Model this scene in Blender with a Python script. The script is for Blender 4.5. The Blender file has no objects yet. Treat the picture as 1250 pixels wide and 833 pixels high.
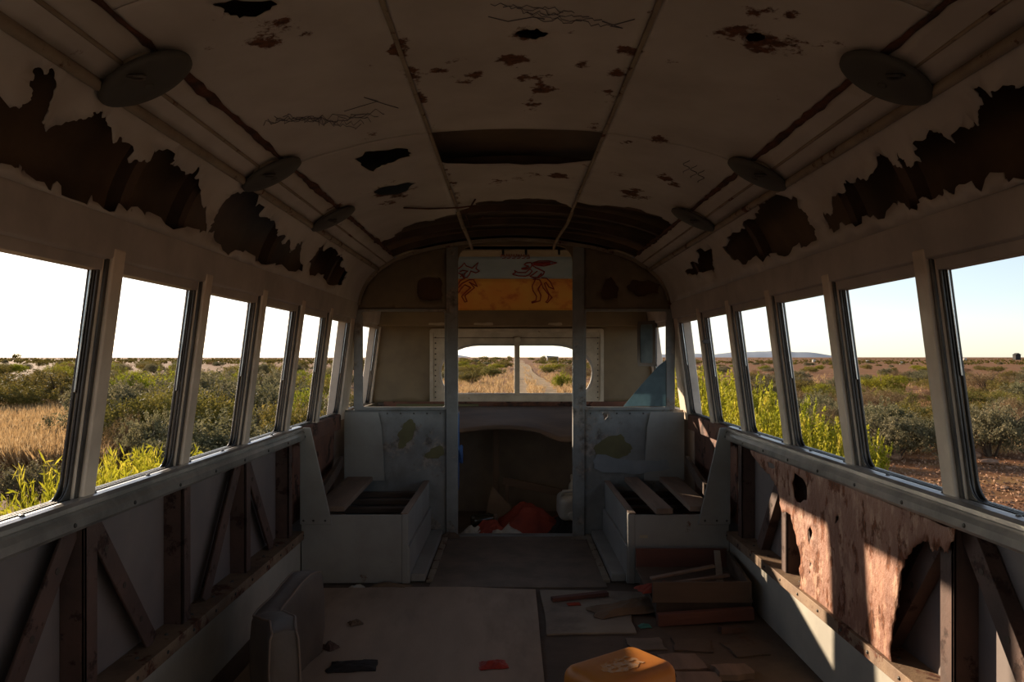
import bpy, bmesh, math, random
import numpy as np
from mathutils import Vector, Matrix, noise
from mathutils.geometry import delaunay_2d_cdt

scene = bpy.context.scene
C = scene.collection
rng = random.Random(7)
nr = np.random.default_rng(11)

# ------------------------------------------------------------------ camera, sky, sun, exposure
F = 930.0                      # focal length in pixels of the 1250 x 833 frame
PX, PY = 624.0, 436.0          # where the bus axis vanishes
CX, CZ = -0.02, 1.153          # camera offset from the bus axis, eye height over the bus floor
cam_d = bpy.data.cameras.new('camera')
cam_d.sensor_width = 36.0
cam_d.lens = F / 1250.0 * 36.0
cam_d.shift_x = (625.0 - PX) / 1250.0
cam_d.shift_y = (PY - 416.5) / 1250.0
cam_d.clip_start = 0.02
cam_d.clip_end = 9000
cam = bpy.data.objects.new('camera', cam_d)
C.objects.link(cam)
cam.location = (CX, 0, CZ)
cam.rotation_euler = (math.pi / 2, 0, 0)
scene.camera = cam

SUN_DIR = Vector((-1.0, 1.11, 0.367)).normalized()     # towards the sun: ahead and to the left, low
SUN_ELEV = math.asin(SUN_DIR.z)
SUN_AZ = math.atan2(SUN_DIR.x, SUN_DIR.y)
world = bpy.data.worlds.new('sky')
scene.world = world
world.use_nodes = True
wn = world.node_tree
wn.nodes.clear()
sky = wn.nodes.new('ShaderNodeTexSky')
sky.sky_type = 'NISHITA'
sky.sun_disc = False
sky.sun_elevation = SUN_ELEV
sky.sun_rotation = SUN_AZ
sky.altitude = 100
sky.air_density = 0.8
sky.dust_density = 0.35
sky.ozone_density = 1.2
bg = wn.nodes.new('ShaderNodeBackground')
bg.inputs['Strength'].default_value = 0.069
wo = wn.nodes.new('ShaderNodeOutputWorld')
haze = wn.nodes.new('ShaderNodeHueSaturation')      # dusty evening air: a paler sky all round
haze.inputs['Saturation'].default_value = 0.62
haze.inputs['Value'].default_value = 0.98
wn.links.new(sky.outputs[0], haze.inputs['Color'])
wn.links.new(haze.outputs[0], bg.inputs['Color'])
wn.links.new(bg.outputs[0], wo.inputs['Surface'])

sun_d = bpy.data.lights.new('sun', 'SUN')
sun_d.energy = 3.7
sun_d.color = (1.0, 0.80, 0.58)
sun_d.angle = math.radians(0.55)
sun = bpy.data.objects.new('sun', sun_d)
C.objects.link(sun)
sun.rotation_euler = SUN_DIR.to_track_quat('Z', 'Y').to_euler()
sun.location = (-20, 22, 8)

scene.view_settings.view_transform = 'Standard'
scene.view_settings.look = 'None'
scene.view_settings.exposure = 1.65
scene.view_settings.gamma = 1.0
scene.cycles.diffuse_bounces = 8
scene.view_settings.use_curve_mapping = False

# ------------------------------------------------------------------ materials
MATS = {}
def srgb(r, g, b):
    def f(c):
        c /= 255.0
        return c / 12.92 if c <= 0.04045 else ((c + 0.055) / 1.055) ** 2.4
    return (f(r), f(g), f(b), 1.0)

def mat(name, c1, c2=None, scale=6.0, rough=0.7, metal=0.0, bump=0.15, bscale=40.0, rust=None, rust_at=0.62,
        rust_scale=5.0, attr=False, transl=0.0, c3=None, rnd=0.0, stretch=(1, 1, 1), dirt=None, spec=0.5):
    """Paint / metal / leaf material: two tones mixed by noise, optional rust blotches (noise, or the mesh's own 'rust' attribute)."""
    if name in MATS:
        return MATS[name]
    m = bpy.data.materials.new(name)
    m.use_nodes = True
    nt = m.node_tree
    N, L = nt.nodes, nt.links
    N.clear()
    out = N.new('ShaderNodeOutputMaterial')
    p = N.new('ShaderNodeBsdfPrincipled')
    p.inputs['Roughness'].default_value = rough
    p.inputs['Metallic'].default_value = metal
    p.inputs['Specular IOR Level'].default_value = spec
    tc = N.new('ShaderNodeTexCoord')
    mp = N.new('ShaderNodeMapping')
    mp.inputs['Scale'].default_value = stretch
    L.new(tc.outputs['Object'], mp.inputs['Vector'])
    def noise_node(sc, detail=6.0, rg=0.6):
        n = N.new('ShaderNodeTexNoise')
        n.inputs['Scale'].default_value = sc
        n.inputs['Detail'].default_value = detail
        n.inputs['Roughness'].default_value = rg
        L.new(mp.outputs['Vector'], n.inputs['Vector'])
        return n
    def mixc(fac, a, b):
        mx = N.new('ShaderNodeMix')
        mx.data_type = 'RGBA'
        for sock, v in ((mx.inputs['Factor'], fac), (mx.inputs['A'], a), (mx.inputs['B'], b)):
            if hasattr(v, 'links'):
                L.new(v, sock)
            else:
                sock.default_value = v
        return mx.outputs['Result']
    def ramp(v, lo, hi):
        r = N.new('ShaderNodeMapRange')
        r.inputs['From Min'].default_value = lo
        r.inputs['From Max'].default_value = hi
        L.new(v, r.inputs['Value'])
        return r.outputs['Result']
    col = c1
    if c2 is not None:
        col = mixc(ramp(noise_node(scale).outputs['Fac'], 0.35, 0.65), c1, c2)
    if c3 is not None:
        col = mixc(ramp(noise_node(scale * 3.1).outputs['Fac'], 0.52, 0.66), col, c3)
    if rnd:
        oi = N.new('ShaderNodeObjectInfo')
        hs = N.new('ShaderNodeHueSaturation')
        v = N.new('ShaderNodeMapRange')
        v.inputs['To Min'].default_value = 1 - rnd
        v.inputs['To Max'].default_value = 1 + rnd
        L.new(oi.outputs['Random'], v.inputs['Value'])
        L.new(v.outputs['Result'], hs.inputs['Value'])
        h = N.new('ShaderNodeMapRange')
        h.inputs['To Min'].default_value = 0.5 - rnd * 0.09
        h.inputs['To Max'].default_value = 0.5 + rnd * 0.09
        mul = N.new('ShaderNodeMath'); mul.operation = 'FRACT'
        m7 = N.new('ShaderNodeMath'); m7.operation = 'MULTIPLY'; m7.inputs[1].default_value = 7.31
        L.new(oi.outputs['Random'], m7.inputs[0]); L.new(m7.outputs[0], mul.inputs[0])
        L.new(mul.outputs[0], h.inputs['Value'])
        L.new(h.outputs['Result'], hs.inputs['Hue'])
        if hasattr(col, 'links'):
            L.new(col, hs.inputs['Color'])
        else:
            hs.inputs['Color'].default_value = col
        col = hs.outputs['Color']
    if dirt is not None:
        col = mixc(ramp(noise_node(scale * 0.6, 8, 0.7).outputs['Fac'], 0.5, 0.75), col, dirt)
    rfac = None
    if rust is not None:
        rn = noise_node(rust_scale, 9, 0.68)
        if attr:
            at = N.new('ShaderNodeAttribute')
            at.attribute_name = 'rust'
            ad = N.new('ShaderNodeMath')
            ad.operation = 'ADD'
            L.new(rn.outputs['Fac'], ad.inputs[0])
            L.new(at.outputs['Fac'], ad.inputs[1])
            src = ad.outputs[0]
        else:
            src = rn.outputs['Fac']
        rfac = ramp(src, rust_at, rust_at + 0.05)
        rcol = mixc(ramp(noise_node(rust_scale * 6).outputs['Fac'], 0.4, 0.65), rust, tuple(x * 0.35 for x in rust[:3]) + (1,))
        col = mixc(rfac, col, rcol)
        if metal > 0:
            mm = N.new('ShaderNodeMapRange')
            mm.inputs['To Min'].default_value = metal
            mm.inputs['To Max'].default_value = 0.0
            L.new(rfac, mm.inputs['Value'])
            L.new(mm.outputs['Result'], p.inputs['Metallic'])
        rr = N.new('ShaderNodeMapRange')
        rr.inputs['To Min'].default_value = rough
        rr.inputs['To Max'].default_value = 0.9
        L.new(rfac, rr.inputs['Value'])
        L.new(rr.outputs['Result'], p.inputs['Roughness'])
    if hasattr(col, 'links'):
        L.new(col, p.inputs['Base Color'])
    else:
        p.inputs['Base Color'].default_value = col
    if bump:
        b = N.new('ShaderNodeBump')
        b.inputs['Strength'].default_value = bump
        b.inputs['Distance'].default_value = 0.01
        L.new(noise_node(bscale).outputs['Fac'], b.inputs['Height'])
        L.new(b.outputs['Normal'], p.inputs['Normal'])
    if transl:
        t = N.new('ShaderNodeBsdfTranslucent')
        ms = N.new('ShaderNodeMixShader')
        ms.inputs['Fac'].default_value = transl
        if hasattr(col, 'links'):
            L.new(col, t.inputs['Color'])
        else:
            t.inputs['Color'].default_value = col
        L.new(p.outputs[0], ms.inputs[1])
        L.new(t.outputs[0], ms.inputs[2])
        L.new(ms.outputs[0], out.inputs['Surface'])
    else:
        L.new(p.outputs[0], out.inputs['Surface'])
    MATS[name] = m
    return m

RUST = srgb(104, 58, 34)
RUSTD = srgb(64, 38, 27)
m_ceiling = mat('ceiling_paint', srgb(202, 196, 190), srgb(180, 173, 166), 3, 0.5, 0, 0.08, 30, rust=srgb(112, 72, 50), rust_at=0.69, rust_scale=9, attr=True)
m_cavity = mat('roof_underside', srgb(110, 88, 66), srgb(84, 68, 54), 4, 0.9, 0, 0.2, 30)
m_bow = mat('roof_bow_steel', srgb(92, 72, 58), srgb(72, 58, 48), 8, 0.85, 0, 0.2, 40)
m_seam = mat('rusted_seam', srgb(102, 62, 42), srgb(59, 40, 31), 18, 0.9, 0, 0.4, 60)
m_trim = mat('ceiling_trim', srgb(158, 145, 126), srgb(130, 116, 100), 7, 0.55, 0, 0.1, 40, rust=RUST, rust_at=0.58, rust_scale=10)
m_post = mat('window_post', srgb(228, 212, 194), srgb(196, 181, 164), 5, 0.33, 0.0, 0.06, 60, rust=RUST, rust_at=0.71, rust_scale=14)
m_track = mat('window_track', srgb(87, 83, 78), srgb(63, 60, 58), 8, 0.45, 0.5, 0.08, 60)
m_chrome = mat('chrome_strip', srgb(205, 205, 205), srgb(150, 150, 150), 12, 0.25, 1.0, 0.05, 50, rust=RUST, rust_at=0.68, rust_scale=20)
m_rail = mat('sill_rail', srgb(180, 172, 164), srgb(135, 131, 126), 6, 0.30, 0.55, 0.08, 60, rust=srgb(100, 75, 57), rust_at=0.70, rust_scale=12)
m_header = mat('header_paint', srgb(190, 182, 176), srgb(164, 157, 152), 4, 0.6, 0, 0.08, 40, rust=srgb(110, 84, 66), rust_at=0.68, rust_scale=7)
m_skin = mat('inner_skin_grey', srgb(126, 113, 106), srgb(109, 98, 94), 3, 0.75, 0, 0.06, 40, rust=RUSTD, rust_at=0.73, rust_scale=5)
m_rib = mat('rib_red_primer', srgb(94, 68, 57), srgb(72, 53, 45), 7, 0.75, 0, 0.2, 50, rust=RUSTD, rust_at=0.56, rust_scale=9)
m_long = mat('longeron', srgb(144, 118, 92), srgb(111, 87, 68), 8, 0.7, 0, 0.25, 50, rust=RUST, rust_at=0.56, rust_scale=10)
m_lower = mat('lower_panel_paint', srgb(178, 172, 158), srgb(156, 151, 140), 4, 0.6, 0, 0.06, 40, rust=RUSTD, rust_at=0.72, rust_scale=6)
m_bulk = mat('bulkhead_paint', srgb(140, 142, 140), srgb(118, 118, 116), 5, 0.5, 0, 0.12, 40, rust=srgb(156, 146, 136), rust_at=0.55, rust_scale=4, dirt=srgb(104, 100, 96))
m_bulk_up = mat('bulkhead_upper', srgb(128, 111, 88), srgb(106, 93, 75), 5, 0.65, 0, 0.08, 40, rust=RUSTD, rust_at=0.68, rust_scale=6)
m_box = mat('seat_box_paint', srgb(154, 153, 147), srgb(138, 135, 129), 4, 0.55, 0, 0.08, 40, rust=srgb(112, 80, 58), rust_at=0.655, rust_scale=5)
m_rustsheet = mat('rusty_sheet', srgb(160, 112, 88), srgb(132, 88, 68), 6, 0.6, 0, 0.6, 70, rust=srgb(124, 72, 42), rust_at=0.54, rust_scale=14, c3=srgb(186, 144, 116), stretch=(1, 1, 0.55))
m_rustwall = mat('rusty_inner_sheet', srgb(122, 80, 60), srgb(93, 62, 50), 6, 0.8, 0, 0.25, 40, rust=RUSTD, rust_at=0.55, rust_scale=8)
m_wood = mat('weathered_plank', srgb(146, 122, 104), srgb(114, 95, 80), 10, 0.8, 0, 0.25, 60, stretch=(1, 0.15, 1))
m_wooddark = mat('dark_slat', srgb(93, 74, 60), srgb(69, 56, 46), 10, 0.85, 0, 0.25, 60, stretch=(0.2, 1, 1))
m_floor = mat('floor_base', srgb(100, 84, 70), srgb(78, 67, 57), 5, 0.85, 0, 0.3, 30, rust=srgb(100, 74, 56), rust_at=0.6, rust_scale=6)
m_ply = mat('plywood', srgb(176, 154, 134), srgb(152, 134, 117), 3, 0.85, 0, 0.15, 50, stretch=(1, 0.3, 1), dirt=srgb(104, 92, 81))
m_greysheet = mat('grey_board', srgb(152, 140, 124), srgb(132, 121, 108), 4, 0.85, 0, 0.12, 40, dirt=srgb(96, 84, 74))
m_mat = mat('rubber_mat', srgb(128, 114, 100), srgb(106, 95, 84), 6, 0.8, 0, 0.3, 60, dirt=srgb(138, 122, 106))
m_front = mat('cab_front_paint', srgb(132, 115, 87), srgb(115, 99, 76), 4, 0.65, 0, 0.06, 40, rust=RUSTD, rust_at=0.74, rust_scale=6)
m_alu = mat('windscreen_frame', srgb(200, 189, 169), srgb(167, 156, 138), 7, 0.5, 0.15, 0.08, 50, rust=srgb(101, 78, 59), rust_at=0.68, rust_scale=10)
m_dark = mat('dark_void_board', srgb(79, 66, 56), srgb(64, 54, 48), 6, 0.95, 0, 0.1, 30)
m_glassdusty = mat('dusty_glass', srgb(128, 150, 158), srgb(104, 124, 132), 9, 0.35, 0, 0.05, 40, transl=0.55)
m_yellow = mat('old_yellow_paint', srgb(108, 102, 66), srgb(96, 90, 60), 9, 0.7)
m_brownpatch = mat('bare_board_patch', srgb(92, 64, 42), srgb(76, 54, 38), 8, 0.8)
m_disc = mat('disc_grey_paint', srgb(84, 82, 76), srgb(70, 68, 63), 7, 0.6, 0.0, 0.08, 50, rust=RUSTD, rust_at=0.68, rust_scale=9)
m_shelf = mat('shelf_ply', srgb(104, 84, 68), srgb(84, 68, 56), 6, 0.85, 0, 0.3, 40, stretch=(0.3, 1, 1))
m_void = mat('unlit_lining', srgb(126, 113, 100), srgb(108, 97, 86), 6, 0.95, 0, 0.1, 30)
m_ink = mat('ink', srgb(92, 90, 96), rough=0.8, bump=0)
m_skyblue = mat('mural_blue', srgb(163, 180, 190), srgb(146, 165, 177), 4, 0.7, 0, 0.05)
m_orange = mat('mural_orange', srgb(231, 175, 78), srgb(231, 149, 66), 3, 0.7, 0, 0.05, c3=srgb(206, 118, 56))
m_redline = mat('mural_red', srgb(150, 44, 34), rough=0.7, bump=0)
m_cream = mat('cream_paint', srgb(182, 170, 146), srgb(160, 146, 122), 8, 0.65, 0, 0.08, rust=RUST, rust_at=0.68)

# ------------------------------------------------------------------ mesh helpers
def sharecol(o, parent):
    C.objects.link(o)
    if parent is not None:
        o.parent = parent
        o.matrix_parent_inverse = Matrix.Translation(-Vector(abs_loc(parent)))
    return o

def abs_loc(o):
    l = Vector(o.location)
    return l

class MB:
    def __init__(s):
        s.v, s.f = [], []
    def add(s, vs, fs):
        b = len(s.v)
        s.v += [tuple(v) for v in vs]
        s.f += [tuple(b + i for i in f) for f in fs]
        return s
    def hexa(s, p):            # 8 points: bottom ring 0-3, top ring 4-7
        return s.add(p, [(3, 2, 1, 0), (4, 5, 6, 7), (0, 1, 5, 4), (1, 2, 6, 5), (2, 3, 7, 6), (3, 0, 4, 7)])
    def box(s, x0, x1, y0, y1, z0, z1):
        x0, x1 = min(x0, x1), max(x0, x1)
        return s.hexa([(x0, y0, z0), (x1, y0, z0), (x1, y1, z0), (x0, y1, z0), (x0, y0, z1), (x1, y0, z1), (x1, y1, z1), (x0, y1, z1)])
    def bar(s, p, q, w, h, up=(0, 0, 1)):
        p, q = Vector(p), Vector(q)
        d = (q - p).normalized()
        a = d.cross(Vector(up))
        a = a.normalized() if a.length > 1e-5 else Vector((1, 0, 0))
        b = a.cross(d)
        a *= w / 2
        b *= h / 2
        return s.hexa([p - a - b, p + a - b, p + a + b, p - a + b, q - a - b, q + a - b, q + a + b, q - a + b])
    def tube(s, pts, r, n=8, cap=True):
        pts = [Vector(p) for p in pts]
        rs = r if isinstance(r, (list, tuple)) else [r] * len(pts)
        rings = []
        prev = None
        for i, p in enumerate(pts):
            d = (pts[min(i + 1, len(pts) - 1)] - pts[max(i - 1, 0)])
            d = d.normalized() if d.length > 1e-9 else Vector((0, 0, 1))
            a = prev - d * prev.dot(d) if prev is not None else d.orthogonal()
            a = a.normalized() if a.length > 1e-6 else d.orthogonal().normalized()
            prev = a
            b = d.cross(a)
            rings.append([p + (a * math.cos(2 * math.pi * k / n) + b * math.sin(2 * math.pi * k / n)) * rs[i] for k in range(n)])
        vs = [v for rg in rings for v in rg]
        fs = []
        for i in range(len(pts) - 1):
            for k in range(n):
                fs.append((i * n + k, i * n + (k + 1) % n, (i + 1) * n + (k + 1) % n, (i + 1) * n + k))
        if cap:
            fs.append(tuple(reversed(range(n))))
            fs.append(tuple(range((len(pts) - 1) * n, len(pts) * n)))
        return s.add(vs, fs)
    def extrude_y(s, prof, y0, y1, closed=True, steps=1):      # prof in (x, z)
        n = len(prof)
        vs = []
        for i in range(steps + 1):
            y = y0 + (y1 - y0) * i / steps
            vs += [(x, y, z) for x, z in prof]
        fs = []
        for i in range(steps):
            for k in range(n if closed else n - 1):
                a, b = i * n + k, i * n + (k + 1) % n
                fs.append((a, b, b + n, a + n))
        if closed:
            fs.append(tuple(range(n)))
            fs.append(tuple(reversed(range(steps * n, steps * n + n))))
        return s.add(vs, fs)
    def prism(s, poly, axis, a, b):     # poly of 2D points, extruded along axis from a to b
        def P(u, v, w):
            return {'x': (w, u, v), 'y': (u, w, v), 'z': (u, v, w)}[axis]
        n = len(poly)
        vs = [P(u, v, a) for u, v in poly] + [P(u, v, b) for u, v in poly]
        fs = [tuple(range(n)), tuple(reversed(range(n, 2 * n)))]
        fs += [(k, n + k, n + (k + 1) % n, (k + 1) % n) for k in range(n)]
        return s.add(vs, fs)
    def lathe(s, prof, center, n=24, axis=Vector((0, 0, 1))):   # prof (r, h) along axis
        ax = Vector(axis).normalized()
        a = ax.orthogonal().normalized()
        b = ax.cross(a)
        c = Vector(center)
        vs, fs = [], []
        for r, h in prof:
            for k in range(n):
                t = 2 * math.pi * k / n
                vs.append(c + ax * h + (a * math.cos(t) + b * math.sin(t)) * r)
        for i in range(len(prof) - 1):
            for k in range(n):
                fs.append((i * n + k, i * n + (k + 1) % n, (i + 1) * n + (k + 1) % n, (i + 1) * n + k))
        fs.append(tuple(reversed(range(n))))
        fs.append(tuple(range((len(prof) - 1) * n, len(prof) * n)))
        return s.add(vs, fs)
    def build(s, name, m, parent=None, bevel=0.0, smooth=False, seg=2, solid=0.0, subsurf=0):
        me = bpy.data.meshes.new(name)
        me.from_pydata(s.v, [], s.f)
        bm = bmesh.new()
        bm.from_mesh(me)
        bmesh.ops.recalc_face_normals(bm, faces=bm.faces)
        bm.to_mesh(me)
        bm.free()
        me.materials.append(m)
        if smooth:
            me.shade_smooth()
        o = bpy.data.objects.new(name, me)
        sharecol(o, parent)
        if solid:
            md = o.modifiers.new('thickness', 'SOLIDIFY')
            md.thickness = solid
            md.offset = 0
        if bevel:
            md = o.modifiers.new('edges', 'BEVEL')
            md.width = bevel
            md.segments = seg
            md.limit_method = 'ANGLE'
            md.angle_limit = math.radians(35)
        if subsurf:
            md = o.modifiers.new('round', 'SUBSURF')
            md.levels = md.render_levels = subsurf
        return o

def tag(o, label, cat=None, group=None, kind=None):
    o['label'] = label
    if cat:
        o['category'] = cat
    if group:
        o['group'] = group
    if kind:
        o['kind'] = kind
    return o

def thing(name, label, cat, loc=(0, 0, 0), group=None, kind=None):
    o = bpy.data.objects.new(name, None)
    o.empty_display_size = 0.05
    C.objects.link(o)
    o.location = loc
    tag(o, label, cat, group, kind)
    return o

def struct(name, label, loc=(0, 0, 0)):
    return thing(name, label, None, loc, kind='structure')

def inside(poly, pts):
    """vectorised even-odd test"""
    poly = np.asarray(poly)
    x, y = pts[:, 0], pts[:, 1]
    r = np.zeros(len(pts), bool)
    n = len(poly)
    for i in range(n):
        x0, y0 = poly[i]
        x1, y1 = poly[(i + 1) % n]
        c = ((y0 > y) != (y1 > y))
        if y0 != y1:
            r ^= c & (x < (x1 - x0) * (y - y0) / (y1 - y0) + x0)
    return r

def jag(pts, amp, sub=3, closed=True, seed=0):
    """break straight edges of an outline into an irregular torn edge"""
    R = random.Random(seed)
    pts = [tuple(p) for p in pts]
    for _ in range(sub):
        out = []
        n = len(pts)
        for i in range(n if closed else n - 1):
            a, b = pts[i], pts[(i + 1) % n]
            L = math.hypot(b[0] - a[0], b[1] - a[1])
            out.append(a)
            if L > amp * 0.8:
                k = R.uniform(-1, 1) * min(amp, L * 0.35)
                out.append(((a[0] + b[0]) / 2 - (b[1] - a[1]) / L * k, (a[1] + b[1]) / 2 + (b[0] - a[0]) / L * k))
        if not closed:
            out.append(pts[-1])
        pts = out
        amp *= 0.6
    return pts

def seg_dist(pts, poly, closed=True):
    poly = np.asarray(poly)
    d = np.full(len(pts), 1e9)
    n = len(poly)
    for i in range(n if closed else n - 1):
        a, b = poly[i], poly[(i + 1) % n]
        ab = b - a
        t = np.clip(((pts - a) @ ab) / max(ab @ ab, 1e-12), 0, 1)
        d = np.minimum(d, np.linalg.norm(pts - (a + t[:, None] * ab), axis=1))
    return d

def sheet(name, outer, holes, mapf, m, parent, grid=0.03, thick=0.002, rustf=None, curl=0.0, smooth=True, cut=()):
    """a sheet with an outline and holes, triangulated in its own (u, v) plane and bent into place by mapf(u, v, lift)"""
    outer = np.asarray(outer, float)
    lo, hi = outer.min(0), outer.max(0)
    gu = np.arange(lo[0] + grid * .5, hi[0], grid)
    gv = np.arange(lo[1] + grid * .5, hi[1], grid)
    G = np.array([(u, v) for u in gu for v in gv]) if len(gu) and len(gv) else np.zeros((0, 2))
    G = G + nr.uniform(-.2, .2, G.shape) * grid
    polys = [outer] + [np.asarray(h, float) for h in holes]
    if len(G):
        keep = inside(outer, G)
        for h in polys[1:]:
            keep &= ~inside(h, G)
        for h in polys:
            keep &= seg_dist(G, h) > grid * 0.35
        G = G[keep]
    vs, es = [], []
    for h in polys:
        L = []
        for i in range(len(h)):
            a, b = h[i], h[(i + 1) % len(h)]
            k = max(1, int(np.linalg.norm(b - a) / (grid * 1.2)))
            for j in range(k):
                L.append(tuple(a + (b - a) * j / k))
        b0 = len(vs)
        vs += L
        es += [(b0 + i, b0 + (i + 1) % len(L)) for i in range(len(L))]
    vs += [tuple(g) for g in G]
    ov, oe, of, _, _, _ = delaunay_2d_cdt([Vector(v) for v in vs], es, [], 0, 1e-6)
    P = np.array([(v[0], v[1]) for v in ov])
    T = np.array([f for f in of if len(f) == 3])
    cen = P[T].mean(1)
    keep = inside(outer, cen)
    for h in polys[1:]:
        keep &= ~inside(h, cen)
    T = T[keep]
    lift = np.zeros(len(P))
    if curl and holes:
        d = np.full(len(P), 1e9)
        for h in polys[1:]:
            d = np.minimum(d, seg_dist(P, h))
        nz = np.array([noise.noise((p[0] * 14, p[1] * 14, 3.3)) for p in P])
        lift = curl * np.clip(1 - d / 0.06, 0, 1) ** 2 * (0.35 + 0.9 * nz)
    v3 = [mapf(p[0], p[1], l) for p, l in zip(P, lift)]
    me = bpy.data.meshes.new(name)
    me.from_pydata([tuple(v) for v in v3], [], [tuple(int(i) for i in t) for t in T])
    me.materials.append(m)
    if rustf is not None:
        at = me.attributes.new('rust', 'FLOAT', 'POINT')
        at.data.foreach_set('value', np.asarray(rustf(P), np.float32))
    if smooth:
        me.shade_smooth()
    bm = bmesh.new(); bm.from_mesh(me)
    bmesh.ops.delete(bm, geom=[v for v in bm.verts if not v.link_faces], context='VERTS')
    bmesh.ops.recalc_face_normals(bm, faces=bm.faces)
    bm.to_mesh(me); bm.free()
    o = bpy.data.objects.new(name, me)
    sharecol(o, parent)
    if thick:
        md = o.modifiers.new('thickness', 'SOLIDIFY')
        md.thickness = thick
        md.offset = 0
    return o

def rrect(x0, x1, y0, y1, r, n=6):
    """rounded rectangle; r is one radius or four (rx, ry) for the corners x1y1, x0y1, x0y0, x1y0"""
    if not isinstance(r, (list, tuple)):
        r = [(r, r)] * 4
    out = []
    for (cx, cy, sx, sy, a0), (rx, ry) in zip(((x1, y1, -1, -1, 0), (x0, y1, 1, -1, 90), (x0, y0, 1, 1, 180), (x1, y0, -1, 1, 270)), r):
        for k in range(n + 1):
            a = math.radians(a0 + 90 * k / n)
            out.append((cx + sx * rx + rx * math.cos(a), cy + sy * ry + ry * math.sin(a)))
    return out

def at_depth(px, py, Y):
    """point of the place seen at this pixel when it stands Y metres ahead"""
    return (CX + (px - PX) * Y / F, CZ - (py - PY) * Y / F)
# ------------------------------------------------------------------ the bus shell
Y_BACK, Y_FRONT, Y_PART = -2.0, 5.9, 4.9
POSTS = [-1.556, -0.983, -0.410, 0.163, 0.736, 1.309, 1.882, 2.455, 3.028, 3.600, 4.172]
PW = 0.092
Z_SILL, Z_TOP = 0.800, 1.372
def wx(z):
    return 1.10 - 0.133 * max(0.0, z - 0.8)

# floor
fl = struct('floor', 'dirty dark bus floor running down the aisle', (0, 2, 0))
MB().box(-1.16, 1.16, Y_BACK, Y_PART + 0.05, -0.06, 0.0).build('floor_deck', m_floor, fl)
MB().box(-1.10, 1.10, Y_PART + 0.05, Y_FRONT, -0.10, -0.04).build('cab_floor', m_floor, fl)

def lean(mb, s, y0, y1, z0, z1, i0, i1):
    p = []
    for z in (z0, z1):
        p += [(s * (wx(z) + i0), y0, z), (s * (wx(z) + i1), y0, z), (s * (wx(z) + i1), y1, z), (s * (wx(z) + i0), y1, z)]
    return mb.hexa(p)

def ring(mb, s, outer, inner, i0, i1):
    n = len(outer)
    vs = []
    for i in (i0, i1):
        for poly in (outer, inner):
            vs += [(s * (wx(z) + i), y, z) for y, z in poly]
    fs = []
    for k in range(n):
        j = (k + 1) % n
        fs += [(k, j, n + j, n + k), (2 * n + k, 3 * n + k, 3 * n + j, 2 * n + j), (k, 2 * n + k, 2 * n + j, j), (n + k, n + j, 3 * n + j, 3 * n + k)]
    mb.add(vs, fs)

win_no = [0]
def side_window(s, y0, y1, side):
    win_no[0] += 1
    w = struct('window_%d' % win_no[0], 'open %s side window with worn metal tracks' % side, (s * 1.1, (y0 + y1) / 2, Z_SILL))
    mb = MB()
    oo = rrect(y0, y1, Z_SILL - .005, Z_TOP, .004)
    for i0, i1, w_, r_ in ((.010, .015, .010, .050), (.020, .025, .007, .040), (.031, .037, .010, .050)):
        ring(mb, s, oo, rrect(y0 + .003, y1 - w_, Z_SILL + .004, Z_TOP - .003, [(.003, .003), (.003, .003), (.02, .03), (r_ * .7, r_)]), i0, i1)
    mb.build('window_track', m_track, w, bevel=.002)
    # the sash rail that hangs at the head of the opening
    t = MB()
    lean(t, s, y0, y1, Z_TOP - .004, Z_TOP + .024, .006, .045)
    lean(t, s, y0, y1, Z_TOP + .024, Z_TOP + .034, .002, .048)
    t.build('head_rail', m_header, w, bevel=.002)
    for yy in (y1 - .008,):
        c = MB()
        lean(c, s, yy - .004, yy + .004, 1.06 + rng.uniform(-.02, .05), Z_TOP, .0255, .0305)
        c.build('chrome_strip', m_chrome, w, bevel=.0015)
    return w

RUSTSHEET_X = 1.086
def wall_px(px, py, X):
    """(Y, Z) on the wall plane x = X at this pixel"""
    Y = F * (X - CX) / (px - PX)
    return (Y, CZ - (py - PY) * Y / F)

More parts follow.
